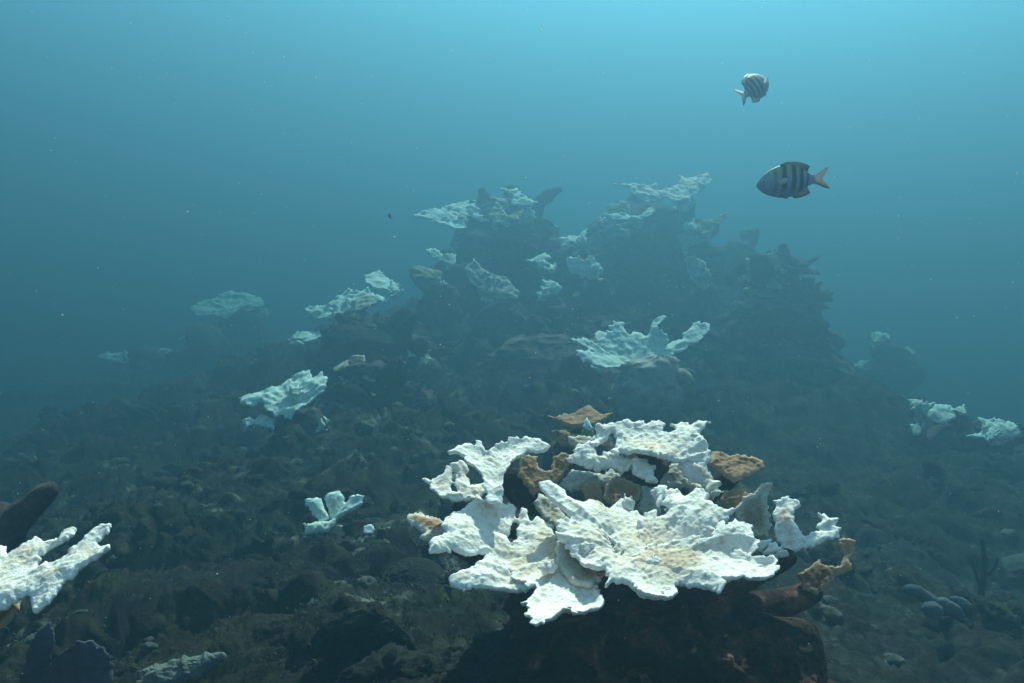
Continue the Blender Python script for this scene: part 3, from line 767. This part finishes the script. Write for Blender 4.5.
T = "dead coral stump"
simple("white frilled plates draped over the dark stump's upper side facing the deep water", 5.2,
  [dict(p=[(413,217),(422,211.5),(438,210),(452,206),(460,202),(471,200),(481,204.5),(495,204.5),(492,214),(488,222),(480,222),(469,215),(462,219),(466,228),(458,231),(446,227),(430,221)], roll=4, tilt=30),
   dict(p=[(454,228),(469,230),(474,240),(470,250),(462,252),(458,242),(460,233)], tilt=55, m='grey')], (478, 222), (482, 250), 14, 26)
simple("brownish capped plate on top of the dark stump", 5.1,
  [dict(p=[(500,189),(508,190),(516,189),(522,195),(528,200),(537,203),(530,207),(518,206),(510,207),(514,196)], tilt=34),
   dict(p=[(488,216),(496,204),(500,206),(508,216),(522,212),(536,216),(528,224),(510,227),(496,224)], m='tan', tilt=34, dd=-0.05)], (516, 212), (515, 240), 12, 24)
simple("small white curl on the stump's flank above the deep water", 5.0,
  [dict(p=[(426,252),(434,250),(443,256),(455,256),(456,264),(451,268),(446,263),(434,259)], tilt=34)], (452, 262), (460, 280), 8, 16)
simple("pale green broad plate sloping down the front of the dark stump", 4.7,
  [dict(p=[(464,270),(474,261),(481,270),(492,276),(506,277),(512,286),(519,293),(516,300),(497,300),(484,293),(472,284)], tilt=42, roll=10, m='grey')], (498, 296), (500, 315), 16, 26)
simple("olive flat plate low on the stump's outer flank", 4.8,
  [dict(p=[(408,270),(416,266),(430,270),(442,272),(440,280),(426,280),(414,277)], m='olive', tilt=30),
   dict(p=[(418,318),(424,312),(434,316),(432,322),(422,323)], tilt=34, m='white2')], (436, 278), (440, 300), 10, 20)
simple("bright white plate topmost on the whole mound", 5.4,
  [dict(p=[(614,185),(630,184.5),(642,187),(656,183.5),(658,191),(670,190),(676,186),(681,182),(679,177.5),(690,178),(707,174.5),(712,182),(703,190),(689,198),(675,204.5),(665,199),(649,204),(637,198.5),(628,189)], tilt=34, roll=2, m='white')], (662, 200), (660, 225), 12, 24)
simple("tan plate and thin white ledge under the topmost white plate", 5.3,
  [dict(p=[(606,207),(616,204),(629,202),(629,214),(618,216),(609,214)], m='tan', tilt=44),
   dict(p=[(601,214),(618,215.5),(632,217),(642,216),(649,208),(657,207),(654,212.5),(645,219),(637,221),(616,221)], tilt=28, dd=-0.08, m='white2'),
   dict(p=[(594,217),(600,218),(616,227),(637,234),(634,239),(618,236),(604,229)], tilt=40, roll=12, dd=-0.12, m='grey')], (632, 222), (640, 245), 12, 26)
simple("olive cup with pale ledge on the mound's outer shoulder", 5.3,
  [dict(p=[(686,222),(694,219),(706,220),(712,221),(720,216),(727,213),(722,221),(712,231),(704,236),(696,234)], tilt=34, roll=-6, m='olive'),
   dict(p=[(676,236),(688,233),(700,238),(712,234),(706,243),(690,247),(680,244)], tilt=40, dd=-0.06, m='grey')], (702, 236), (702, 258), 12, 22)
simple("pale green ruffled plate hanging on the mound's shaded side", 5.0,
  [dict(p=[(686,258),(694,257),(703,261),(708,272),(710,282),(704,291),(694,284),(688,274)], tilt=58, roll=8, m='grey', wave=0.03),
   dict(p=[(683,307),(692,308),(702,305),(709,302),(706,309),(696,311),(688,311)], tilt=34, m='tan')], (698, 284), (700, 300), 10, 20)
simple("white upright notched plate in the middle of the mound", 4.9,
  [dict(p=[(567,258),(573,259),(579,257),(584,263),(588,258),(593,257),(598,264),(605,270),(600,275),(593,280),(584,277),(576,275),(569,270)], tilt=52)], (590, 276), (596, 295), 9, 18)
simple("thin white twig like branches in the gap between the two dark masses", 5.2,
  [dict(p=[(558,239),(571,236),(577,238),(588,229),(586,236),(574,244),(562,247)], tilt=30)], (572, 244), (575, 262), 7, 16)
simple("two small white flakes near the mound's middle beside the dark stump", 4.8,
  [dict(p=[(541,282),(550,280),(562,288),(557,295),(548,297),(543,289)], tilt=44), dict(p=[(526,262),(536,257),(545,253),(551,258),(540,263)], tilt=30, dd=0.2)], (552, 292), (552, 312), 9, 18)
simple("pale flat coral lying on the dark slope below the mound", 4.2,
  [dict(p=[(402,330),(412,346),(424,352),(434,360),(430,366),(416,362),(408,350)], tilt=36, m='grey')], (420, 356), (424, 374), 9, 18)

# --- far colonies fading in the water
def far(label, d, polys, root, foot, near=0.72, **k):
    return simple(label, d * near, [dict(p=p) for p in polys], root, foot, 14, 30, **k)
far("faint pale coral bank far off in blue water", 8.2, [[(189,310),(200,303),(213,299),(222,296),(231,291.5),(240,293),(250,294),(260,299),(265,305),(256,309),(247,313),(236,316),(226,319),(212,316),(197,316)]], (228, 312), (232, 330), tilt=26, near=0.84)
far("faint slender white coral below the far pale bank", 7.2, [[(181,340),(190,335),(200,331),(203,334),(192,340)], [(221,368),(228,364),(240,359),(238,364),(230,369)]], (195, 340), (200, 352), tilt=30, near=0.86)
far("faint long flat coral at the edge of the blue drop off", 7.4, [[(96,358),(108,354),(122,353),(140,350),(160,350),(174,351),(160,358),(148,361),(136,362),(126,365),(110,362)], [(78,392),(90,384),(110,379),(122,377),(116,386),(98,394)]], (140, 360), (144, 372), m='white2', tilt=28, near=0.88)
far("faint turquoise coral patch beyond the gully, highest one", 8.4, [[(869,342),(874,332),(887,333),(890,339),(880,345),(873,348)], [(887,353),(900,347.5),(911,349),(908,355),(898,358)], [(853,368),(860,362),(869,361),(862,370)]], (884, 355), (886, 368), tilt=32)
far("faint turquoise branching coral beyond the gully, between its neighbours", 5.5, [[(906,399),(913,400),(919,404),(927,409),(930,405),(945,405),(955,408),(964,405),(967,412),(956,418),(946,424),(932,421),(920,412)]], (940, 420), (944, 436), tilt=30)
far("faint turquoise coral plate cut by the frame beyond the gully", 5.4, [[(966,437),(980,434),(985,428),(978,419),(990,420),(998,421),(1012,424),(1024,425),(1044,430),(1040,436),(1020,437),(1003,439),(984,440)]], (1006, 436), (1010, 452), tilt=28)

# --- dark finger, sponge, sea fan, sea whip, rocks
def rod(name, label, cat, d, spec, m, amp=0.4, nscale=22, part="body", extra=()):
    d = far_off(d)
    pts, rad = px_axis(spec, d)
    base = pts[-1].copy()
    o = link(name, tube_mesh(name, pts, rad, amp, nscale, 40, 40, base, 4), M[m])
    o.location = tuple(base)
    return tag(o, label, cat)
rod("dead_coral_branch", "dark blunt dead branch rising behind the near white branches", "dead coral", 1.7, [(57, 486, 5), (46, 493, 10), (30, 508, 12), (10, 528, 16), (-20, 560, 22)], 'deadcoral')
rod("dead_coral_branch", "shorter blurred dark stub beside the blunt dead branch", "dead coral", 1.85, [(2, 502, 10), (0, 515, 16), (-5, 545, 22)], 'deadcoral')
fb = at(90, 760, 1.25)
sf = thing("sea_fan", fb, "dull mauve rounded sea fan low at the frame's corner", "sea fan")
me, _ = blade_mesh("fan", [(40,690),(48,668),(62,652),(78,642),(94,641),(104,648),(112,662),(114,680),(110,720),(90,760),(60,730)], (85, 690), 1.25, 66, base=fb, t=0.004, knob=0.0008, fringe=0.0025, root=(88, 750))
link("fan", me, M['mauve'], sf)
me, _ = blade_mesh("fan", [(20,690),(30,650),(40,630),(52,622),(58,640),(52,662),(46,680),(50,720),(30,720)], (40, 670), 1.4, 66, base=fb, t=0.004, knob=0.0008, fringe=0.0025, root=(88, 750))
link("fan", me, M['mauve'], sf)

rod("rope_sponge", "bluish grey curved sponge lying across the silty gully", "sponge", 2.2, [(903, 590, 3), (912, 590, 5), (924, 596, 6), (934, 604, 6), (944, 606, 7), (956, 612, 6), (962, 620, 4)], 'soft', 0.5, 30)
rod("rope_sponge", "short bluish grey sponge nearest the sea whip", "sponge", 2.25, [(948, 600, 3), (956, 602, 5), (966, 608, 6), (971, 616, 4)], 'soft', 0.5, 30)
rod("rope_sponge", "stubby bluish grey sponge in front of the long curved one", "sponge", 2.14, [(922, 608, 4), (932, 610, 7), (942, 614, 5)], 'soft', 0.5, 30)

wd_ = far_off(2.55)
wb_ = at(978, 625, wd_)
wt_ = thing("sea_whip", wb_, "thin dark branching sea whip standing in the gully", "sea whip")
for spec in ([(982, 538, 1.6), (984, 555, 2.2), (984, 575, 2.8), (980, 600, 3.6), (978, 630, 4.5)], [(998, 558, 1.6), (994, 568, 2.0), (985, 575, 2.4)], [(972, 560, 1.3), (976, 574, 1.8), (982, 588, 2.2)]):
    p2, r2 = px_axis(spec, wd_)
    link("stem", tube_mesh("stem", p2, r2, 0.25, 30, 12, 24, wb_, 3), M['whip'], wt_)

def boulder(label, d, spec, m, amp=0.3, nscale=5, cat="rock", name="rock", squash=0.9, nr=150, ns=130):
    d = far_off(d)
    pts, rad = px_axis(spec, d)
    base = pts[-1].copy()
    o = link(name, tube_mesh(name, pts, rad, amp * 1.5, nscale, nr, ns, base, 6, squash=squash, rugged=0.7), M[m])
    o.location = tuple(base)
    return tag(o, label, cat)
boulder("rust brown rock shoulder catching light beside the big coral's dark trunk", 1.42, [(815, 626, 8), (800, 640, 30), (780, 665, 52), (770, 720, 80), (770, 800, 90)], 'rustrock', 0.42, 17)
boulder("dark rust brown ledge under the big coral table", 1.40, [(710, 652, 20), (705, 668, 70), (690, 710, 110), (690, 800, 130)], 'rustrock', 0.42, 17)
boulder("dark brown lumpy rock in the big coral's shade nearest its white fan tip", 1.45, [(540, 640, 14), (535, 656, 48), (530, 700, 78), (530, 780, 90)], 'seabed', 0.42, 17)
boulder("arched brown dead coral on the slope before the big white table", 1.6, [(318, 652, 10), (340, 630, 15), (370, 624, 17), (394, 636, 15), (402, 660, 16)], 'seabed', 0.5, 20, "dead coral", "dead_coral")
boulder("long pale grey rock sticking out at the picture's bottom", 1.65, [(226, 655, 4), (205, 664, 9), (178, 677, 15), (140, 700, 26)], 'palegrey', 0.5, 26)
boulder("low pale rock behind the sea whip at the frame's edge", 2.9, [(1008, 560, 14), (1012, 568, 24), (1016, 585, 30)], 'silt', 0.5, 10)
boulder("low pale rock beside the sea whip's foot", 2.5, [(1000, 612, 12), (1004, 620, 26), (1010, 640, 34)], 'silt', 0.5, 12)
boulder("green grey lump on the slope above the pale rock at the bottom", 2.0, [(430, 560, 10), (425, 575, 26), (420, 600, 40), (420, 640, 46)], 'seabed', 0.34, 9)
boulder("brown turf covered lump below the small petal coral", 2.1, [(392, 560, 10), (388, 580, 34), (384, 610, 46), (384, 650, 50)], 'seabed', 0.34, 9)

# --- turf algae, drifting specks
def build_turf():
    n = 16000
    a = np.radians(rng.uniform(-36, 36, n)); d = 1.0 + 4.2 * rng.random(n) ** 1.3
    x = d * np.sin(a); y = d * np.cos(a)
    q = np.stack([x, y, np.zeros(n)], 1)
    keep = (fbm(q * 2.2, 3, 301) > -0.05) & (sandy(x, y) < 0.6)
    x, y = x[keep], y[keep]; z = terrain(x, y) - 0.006
    V, Q = [], []
    nb = 6
    for k in range(nb):
        th = rng.uniform(0, 2 * math.pi, len(x)); L = rng.uniform(0.003, 0.007, len(x)); lean = rng.uniform(0.1, 1.4, len(x))
        dx, dy = np.cos(th), np.sin(th)
        wv = rng.uniform(0.0006, 0.002, len(x))
        p0 = np.stack([x + rng.normal(0, 0.012, len(x)), y + rng.normal(0, 0.012, len(x)), z], 1)
        tip = p0 + np.stack([dx * L * lean, dy * L * lean, L], 1)
        mid = p0 + np.stack([dx * L * lean * 0.3, dy * L * lean * 0.3, L * 0.6], 1)
        sde = np.stack([-dy * wv, dx * wv, 0 * wv], 1)
        off = sum(len(v) for v in V)
        V.append(np.concatenate([p0 - sde, p0 + sde, mid + sde * 1.4, mid - sde * 1.4, tip + sde * 0.3, tip - sde * 0.3]))
        m_ = len(x); i = np.arange(m_) + off
        Q.append(np.stack([i, i + m_, i + 2 * m_, i + 3 * m_], 1)); Q.append(np.stack([i + 3 * m_, i + 2 * m_, i + 4 * m_, i + 5 * m_], 1))
    o = link("turf_algae", make_mesh("turf_algae", np.concatenate(V), np.concatenate(Q)), M['algae'])
    tag(o, "short dark turf algae growing over the reef slope", "algae", None, "stuff")
build_turf()

def build_rubble(name, label, n, seed, m, lo, hi):
    r_ = np.random.default_rng(seed)
    protos = []
    for k in range(8):
        L = r_.uniform(0.6, 1.6)
        me = tube_mesh("proto", [np.array([0, -L, 0.0]), np.array([r_.uniform(-.4, .4), 0, r_.uniform(0, .3)]), np.array([r_.uniform(-.3, .3), L, 0.0])], [r_.uniform(.2, .6), r_.uniform(.5, .9), r_.uniform(.2, .6)], 1.25, 1.9, 20, 20, rugged=0.75)
        v = np.empty(len(me.vertices) * 3, np.float32); me.vertices.foreach_get("co", v)
        fq = [tuple(p.vertices) for p in me.polygons]
        protos.append((v.reshape(-1, 3), np.array([f for f in fq if len(f) == 4]), np.array([f for f in fq if len(f) == 3])))
        bpy.data.meshes.remove(me)
    a = np.radians(r_.uniform(-34, 34, n)); d = 1.2 + 7.5 * r_.random(n) ** 1.4
    x = d * np.sin(a); y = d * np.cos(a)
    q = np.stack([x, y, np.zeros(n)], 1)
    keep = fbm(q * 1.3, 3, seed) > 0.0
    x, y = x[keep], y[keep]; z = terrain(x, y)
    V, Q, T_, off = [], [], [], 0
    for i in range(len(x)):
        v, fq, ft = protos[i % 8]
        th, sc_ = r_.uniform(0, 6.28), r_.uniform(lo, hi) * (0.6 + 0.12 * math.hypot(x[i], y[i]))
        c, s_ = math.cos(th), math.sin(th)
        w_ = np.stack([v[:, 0] * c - v[:, 1] * s_, v[:, 0] * s_ + v[:, 1] * c, 0.7 * v[:, 2] + 0.5 * v[:, 1] * r_.uniform(-1, 1)], 1) * sc_ + np.array([x[i], y[i], z[i] - 0.12 * sc_])
        V.append(w_); Q.append(fq + off); T_.append(ft + off); off += len(v)
    o = link(name, make_mesh(name, np.concatenate(V), np.concatenate(Q), np.concatenate(T_), attrs={"rim": np.full(off, 1.0)}), M[m])
    tag(o, label, None, None, "stuff")
build_rubble("dark_rubble", "dark brown lumps of rubble and turf strewn over the slope", 1300, 51, 'seabed', 0.02, 0.06)
build_rubble("olive_rubble", "olive green algae covered rubble lumps on the slope", 420, 52, 'algae', 0.010, 0.035)
build_rubble("pale_rubble", "pale grey broken coral rubble in patches on the slope", 200, 53, 'silt', 0.008, 0.026)

def build_snow():
    n = 1700
    d = 0.5 + 4.5 * rng.random(n)
    a = rng.uniform(-0.62, 0.62, n); e = rng.uniform(-0.5, 0.3, n)
    P = np.stack([d * np.sin(a), d * np.cos(a), 1.6 + d * np.tan(e)], 1)
    P = P[(P[:, 2] < WATER_TOP - 0.3)]
    P = P[P[:, 2] > terrain(P[:, 0], P[:, 1]) + 0.02]
    r = rng.uniform(0.0004, 0.0010, len(P)) * (1 + 1.2 * (rng.random(len(P)) > 0.95)) * np.clip(np.hypot(P[:, 0], P[:, 1]) / 2.0, 0.4, 1.6)
    O = np.array([(1, 0, 0), (-1, 0, 0), (0, 1, 0), (0, -1, 0), (0, 0, 1), (0, 0, -1)], float)
    Ft = np.array([(0, 2, 4), (2, 1, 4), (1, 3, 4), (3, 0, 4), (2, 0, 5), (1, 2, 5), (3, 1, 5), (0, 3, 5)])
    V = (P[:, None, :] + O[None] * r[:, None, None]).reshape(-1, 3)
    Tt = (Ft[None] + (np.arange(len(P)) * 6)[:, None, None]).reshape(-1, 3)
    o = link("drifting_specks", make_mesh("drifting_specks", V, (), Tt, smooth=False), fin_mat("drifting_specks", (0.8, 0.8, 0.75)))
    tag(o, "pale specks drifting in the water", "specks", None, "stuff")
build_snow()

# ------------------------------------------------------------------ fish (nose towards +X, back towards +Z, length 1)
def fish_skin(name, side, back, belly, bar_col):
    m, n, l, b = mat(name)
    at1 = n.new("ShaderNodeAttribute"); at1.attribute_name = "bar"
    at2 = n.new("ShaderNodeAttribute"); at2.attribute_name = "height"
    c = ramp(n, l, at2.outputs["Fac"], [(0.0, belly), (0.25, belly), (0.55, side), (0.85, back), (1.0, back)])
    f = tex_noise(n, l, 60, 3, 0.6)
    v = ramp(n, l, f, [(0.3, (0.8, 0.8, 0.8)), (0.7, (1.1, 1.1, 1.1))])
    mm = n.new("ShaderNodeMix"); mm.data_type = 'RGBA'; mm.blend_type = 'MULTIPLY'; mm.inputs[0].default_value = 1
    l.new(c, mm.inputs[6]); l.new(v, mm.inputs[7])
    c2 = mixc(n, l, at1.outputs["Fac"], mm.outputs[2], bar_col)
    l.new(c2, b.inputs["Base Color"])
    b.inputs["Roughness"].default_value = 0.5
    bump(n, l, b, tex_noise(n, l, 150, 2, 0.5), 0.2, 0.01)
    return m
M['fish'] = fish_skin("sergeant_skin", (0.24, 0.26, 0.44), (0.34, 0.34, 0.16), (0.18, 0.19, 0.34), (0.004, 0.004, 0.010))  # dark bluish side and darker belly paint the backlit shading
M['fishpale'] = fish_skin("pale_sergeant_skin", (0.34, 0.29, 0.33), (0.42, 0.26, 0.16), (0.32, 0.29, 0.33), (0.03, 0.028, 0.045))
M['finpink'] = fin_mat("pinkish_fin", (0.50, 0.39, 0.36))
M['finpale'] = fin_mat("clear_fin", (0.75, 0.70, 0.62))
M['findark'] = fin_mat("dusky_fin", (0.22, 0.19, 0.2))
M['eye'] = plain("fish_eye", (0.01, 0.01, 0.012), 0.2, 0.5)
M['iris'] = plain("fish_iris", (0.35, 0.33, 0.25), 0.4, 0.4)
M['orange'] = fish_skin("orange_skin", (0.75, 0.13, 0.06), (0.7, 0.12, 0.06), (0.75, 0.2, 0.12), (0.7, 0.12, 0.06))

BX = np.array([0.50, 0.485, 0.45, 0.38, 0.28, 0.15, 0.0, -0.13, -0.22, -0.28, -0.33])
BT = np.array([-0.03, 0.005, 0.055, 0.125, 0.19, 0.235, 0.245, 0.20, 0.13, 0.082, 0.068])
BB = np.array([-0.045, -0.075, -0.115, -0.165, -0.205, -0.235, -0.225, -0.17, -0.105, -0.07, -0.06])
BW = np.array([0.004, 0.022, 0.042, 0.066, 0.082, 0.086, 0.078, 0.058, 0.036, 0.022, 0.016])
def fish_body():
    ns, nr = 60, 28
    s = np.linspace(0, len(BX) - 1, ns)
    x = np.interp(s, np.arange(len(BX)), BX); 
    tp = catmull(BT[:, None], ns)[:, 0]; bt = catmull(BB[:, None], ns)[:, 0]; wd = catmull(BW[:, None], ns)[:, 0]
    th = np.arange(nr) / nr * 2 * math.pi
    cz = (tp + bt) / 2; hz = (tp - bt) / 2
    X = np.repeat(x[:, None], nr, 1); Y = np.cos(th)[None] * wd[:, None] * (1 - 0.25 * np.sin(th)[None] ** 2); Z = cz[:, None] + np.sin(th)[None] * hz[:, None]
    V = np.stack([X, Y, Z], -1).reshape(-1, 3)
    i, j = np.meshgrid(np.arange(ns - 1), np.arange(nr), indexing='ij')
    a = i * nr + j; b = i * nr + (j + 1) % nr
    q = np.stack([a, b, b + nr, a + nr], -1).reshape(-1, 4)
    V = np.concatenate([V, [[BX[0] + 0.004, 0, -0.038], [BX[-1], 0, 0]]])
    jj = np.arange(nr)
    t = np.concatenate([np.stack([np.full(nr, ns * nr), (jj + 1) % nr, jj], 1), np.stack([np.full(nr, ns * nr + 1), (ns - 1) * nr + jj, (ns - 1) * nr + (jj + 1) % nr], 1)])
    bar = np.zeros(len(V))
    for c0, w_, k in ((0.235, 0.028, 0.5), (0.105, 0.044, 1), (-0.03, 0.042, 1), (-0.145, 0.035, 1), (-0.235, 0.024, 0.9)):
        xx = V[:, 0] + 0.06 * V[:, 2] - 0.05 * np.abs(V[:, 2]) + 0.008 * noise(V * 14 + c0 * 50, 5)
        bar = np.maximum(bar, k * np.clip((w_ - np.abs(xx - c0)) / 0.012, 0, 1) * np.clip((V[:, 2] + 0.19) / 0.07, 0.0, 1))
    hh = (V[:, 2] + 0.235) / 0.48
    return make_mesh("body", V, q, t, attrs={"bar": bar, "height": hh})

def fin_mesh(name, outline, th, dirv, res=0.012):
    """thin fin: outline in (x, z) with thickness th*2, flat along y"""
    P = np.asarray(outline, float)
    n = len(P)
    c = P.mean(0)
    V = [(p[0], 0.0, p[1]) for p in P] + [(c[0] * 0.5 + p[0] * 0.5, s * th, c[1] * 0.5 + p[1] * 0.5) for s in (1, -1) for p in P] + [(c[0], th, c[1]), (c[0], -th, c[1])]
    Q, Tt = [], []
    for k in range(n):
        k2 = (k + 1) % n
        Q.append((k, k2, n + k2, n + k)); Q.append((k2, k, 2 * n + k, 2 * n + k2))
        Tt.append((n + k, n + k2, 3 * n)); Tt.append((2 * n + k2, 2 * n + k, 3 * n + 1))
    return make_mesh(name, np.array(V), Q, Tt)

FM = {}
FM['body'] = fish_body()
FM['tail_fin'] = fin_mesh("tail_fin", [(-0.31, 0.06), (-0.36, 0.075), (-0.44, 0.13), (-0.505, 0.175), (-0.56, 0.20), (-0.515, 0.125), (-0.47, 0.045), (-0.44, 0.0), (-0.47, -0.05), (-0.53, -0.105), (-0.56, -0.145), (-0.47, -0.125), (-0.40, -0.085), (-0.35, -0.065), (-0.31, -0.055)], 0.007, None)
FM['dorsal_fin'] = fin_mesh("dorsal_fin", [(0.20, 0.20), (0.14, 0.255), (0.05, 0.285), (-0.05, 0.285), (-0.14, 0.265), (-0.22, 0.235), (-0.275, 0.20), (-0.255, 0.16), (-0.235, 0.11), (-0.2, 0.12), (-0.1, 0.19), (0.05, 0.215)], 0.008, None)
FM['anal_fin'] = fin_mesh("anal_fin", [(0.02, -0.20), (-0.05, -0.255), (-0.13, -0.25), (-0.22, -0.225), (-0.28, -0.185), (-0.255, -0.14), (-0.23, -0.09), (-0.18, -0.11), (-0.08, -0.17)], 0.008, None)
FM['pelvic_fin'] = fin_mesh("pelvic_fin", [(0.20, -0.20), (0.14, -0.23), (0.06, -0.285), (0.03, -0.29), (0.06, -0.25), (0.10, -0.21), (0.16, -0.18)], 0.006, None)
FM['pectoral_fin'] = fin_mesh("pectoral_fin", [(0.0, 0.0), (-0.05, 0.035), (-0.12, 0.055), (-0.165, 0.04), (-0.17, 0.005), (-0.13, -0.03), (-0.06, -0.03)], 0.005, None)
def ball(name, r, sq):
    th = np.linspace(0, math.pi, 10); ph = np.arange(16) / 16 * 2 * math.pi
    A, B = np.meshgrid(th, ph, indexing='ij')
    V = np.stack([r * np.sin(A) * np.cos(B), sq * np.cos(A), r * np.sin(A) * np.sin(B)], -1).reshape(-1, 3)
    i, j = np.meshgrid(np.arange(9), np.arange(16), indexing='ij')
    a = i * 16 + j; b = i * 16 + (j + 1) % 16
    return make_mesh(name, V, np.stack([a, b, b + 16, a + 16], -1).reshape(-1, 4))
FM['eye'] = ball("eye", 0.030, 0.012)
FM['pupil'] = ball("pupil", 0.018, 0.008)

def fish(label, pos, length, rot, skin='fish', finm=None, pect=35, name="sergeant_fish", group=None, tail='finpink'):
    t = thing(name, pos, label, "fish", group)
    t.rotation_euler = rot
    t.scale = (length, length, length)
    def part(nm, me, m, parent=t):
        o = bpy.data.objects.new(nm, me.copy())
        o.data.materials.clear(); o.data.materials.append(M[m])
        COL.objects.link(o); o.parent = parent
        return o
    part("body", FM['body'], skin)
    part("tail_fin", FM['tail_fin'], tail)
    part("dorsal_fin", FM['dorsal_fin'], finm or 'findark')
    part("anal_fin", FM['anal_fin'], finm or 'findark')
    for s in (1, -1):
        o = part("pectoral_fin", FM['pectoral_fin'], tail if finm else 'finpale'); o.location = (0.22, s * 0.075, -0.04); o.rotation_euler = (0, R(18), -s * R(pect))
        o = part("pelvic_fin", FM['pelvic_fin'], finm or 'findark'); o.location = (0.03, s * 0.03, -0.045); o.scale = (0.75, 0.75, 0.75); o.rotation_euler = (s * R(14), 0, 0)
        e = part("eye", FM['eye'], 'iris'); e.location = (0.40, s * 0.052, 0.01); e.rotation_euler = (0, 0, s * R(-22))
        p = part("pupil", FM['pupil'], 'eye', e); p.location = (0, s * 0.008, 0)
    return t

fish("dark barred silvery fish in plain side view with pink forked tail", at(791, 181, 1.85), 0.142, (0, R(3.5), R(180 - 4)))
fish("paler barred fish turned partly away with spread fins, above the side view fish", at(754, 88, 2.3), 0.14, (R(-24), R(-24), R(46)), skin='fishpale', finm='finpale', tail='finpale', pect=80)
fish("tiny orange red fish alone over the blue water", at(390, 216, 3.6), 0.04, (0, R(-20), R(120)), skin='orange', finm='finpink', name="small_fish")

# ------------------------------------------------------------------ the water itself
def build_haze():
    x0, x1, y0, y1, z0, z1 = -82, 82, -4, 84, -2.6, WATER_TOP
    V = [(x, y, z) for z in (z0, z1) for y in (y0, y1) for x in (x0, x1)]
    Q = [(0, 2, 3, 1), (4, 5, 7, 6), (0, 1, 5, 4), (2, 6, 7, 3), (0, 4, 6, 2), (1, 3, 7, 5)]
    m = bpy.data.materials.new("haze"); m.use_nodes = True
    n = m.node_tree.nodes; n.clear()
    out = n.new("ShaderNodeOutputMaterial"); pv = n.new("ShaderNodeVolumePrincipled")
    pv.inputs["Color"].default_value = HAZE_COLOR
    pv.inputs["Absorption Color"].default_value = HAZE_ABS
    pv.inputs["Density"].default_value = HAZE_DENSITY
    pv.inputs["Anisotropy"].default_value = HAZE_G
    m.node_tree.links.new(pv.outputs[0], out.inputs["Volume"])
    o = link("haze", make_mesh("haze", np.array(V, float), Q, smooth=False), m)
    tag(o, "blue green sea water thick with haze around the whole reef", None, None, "stuff")
build_haze()
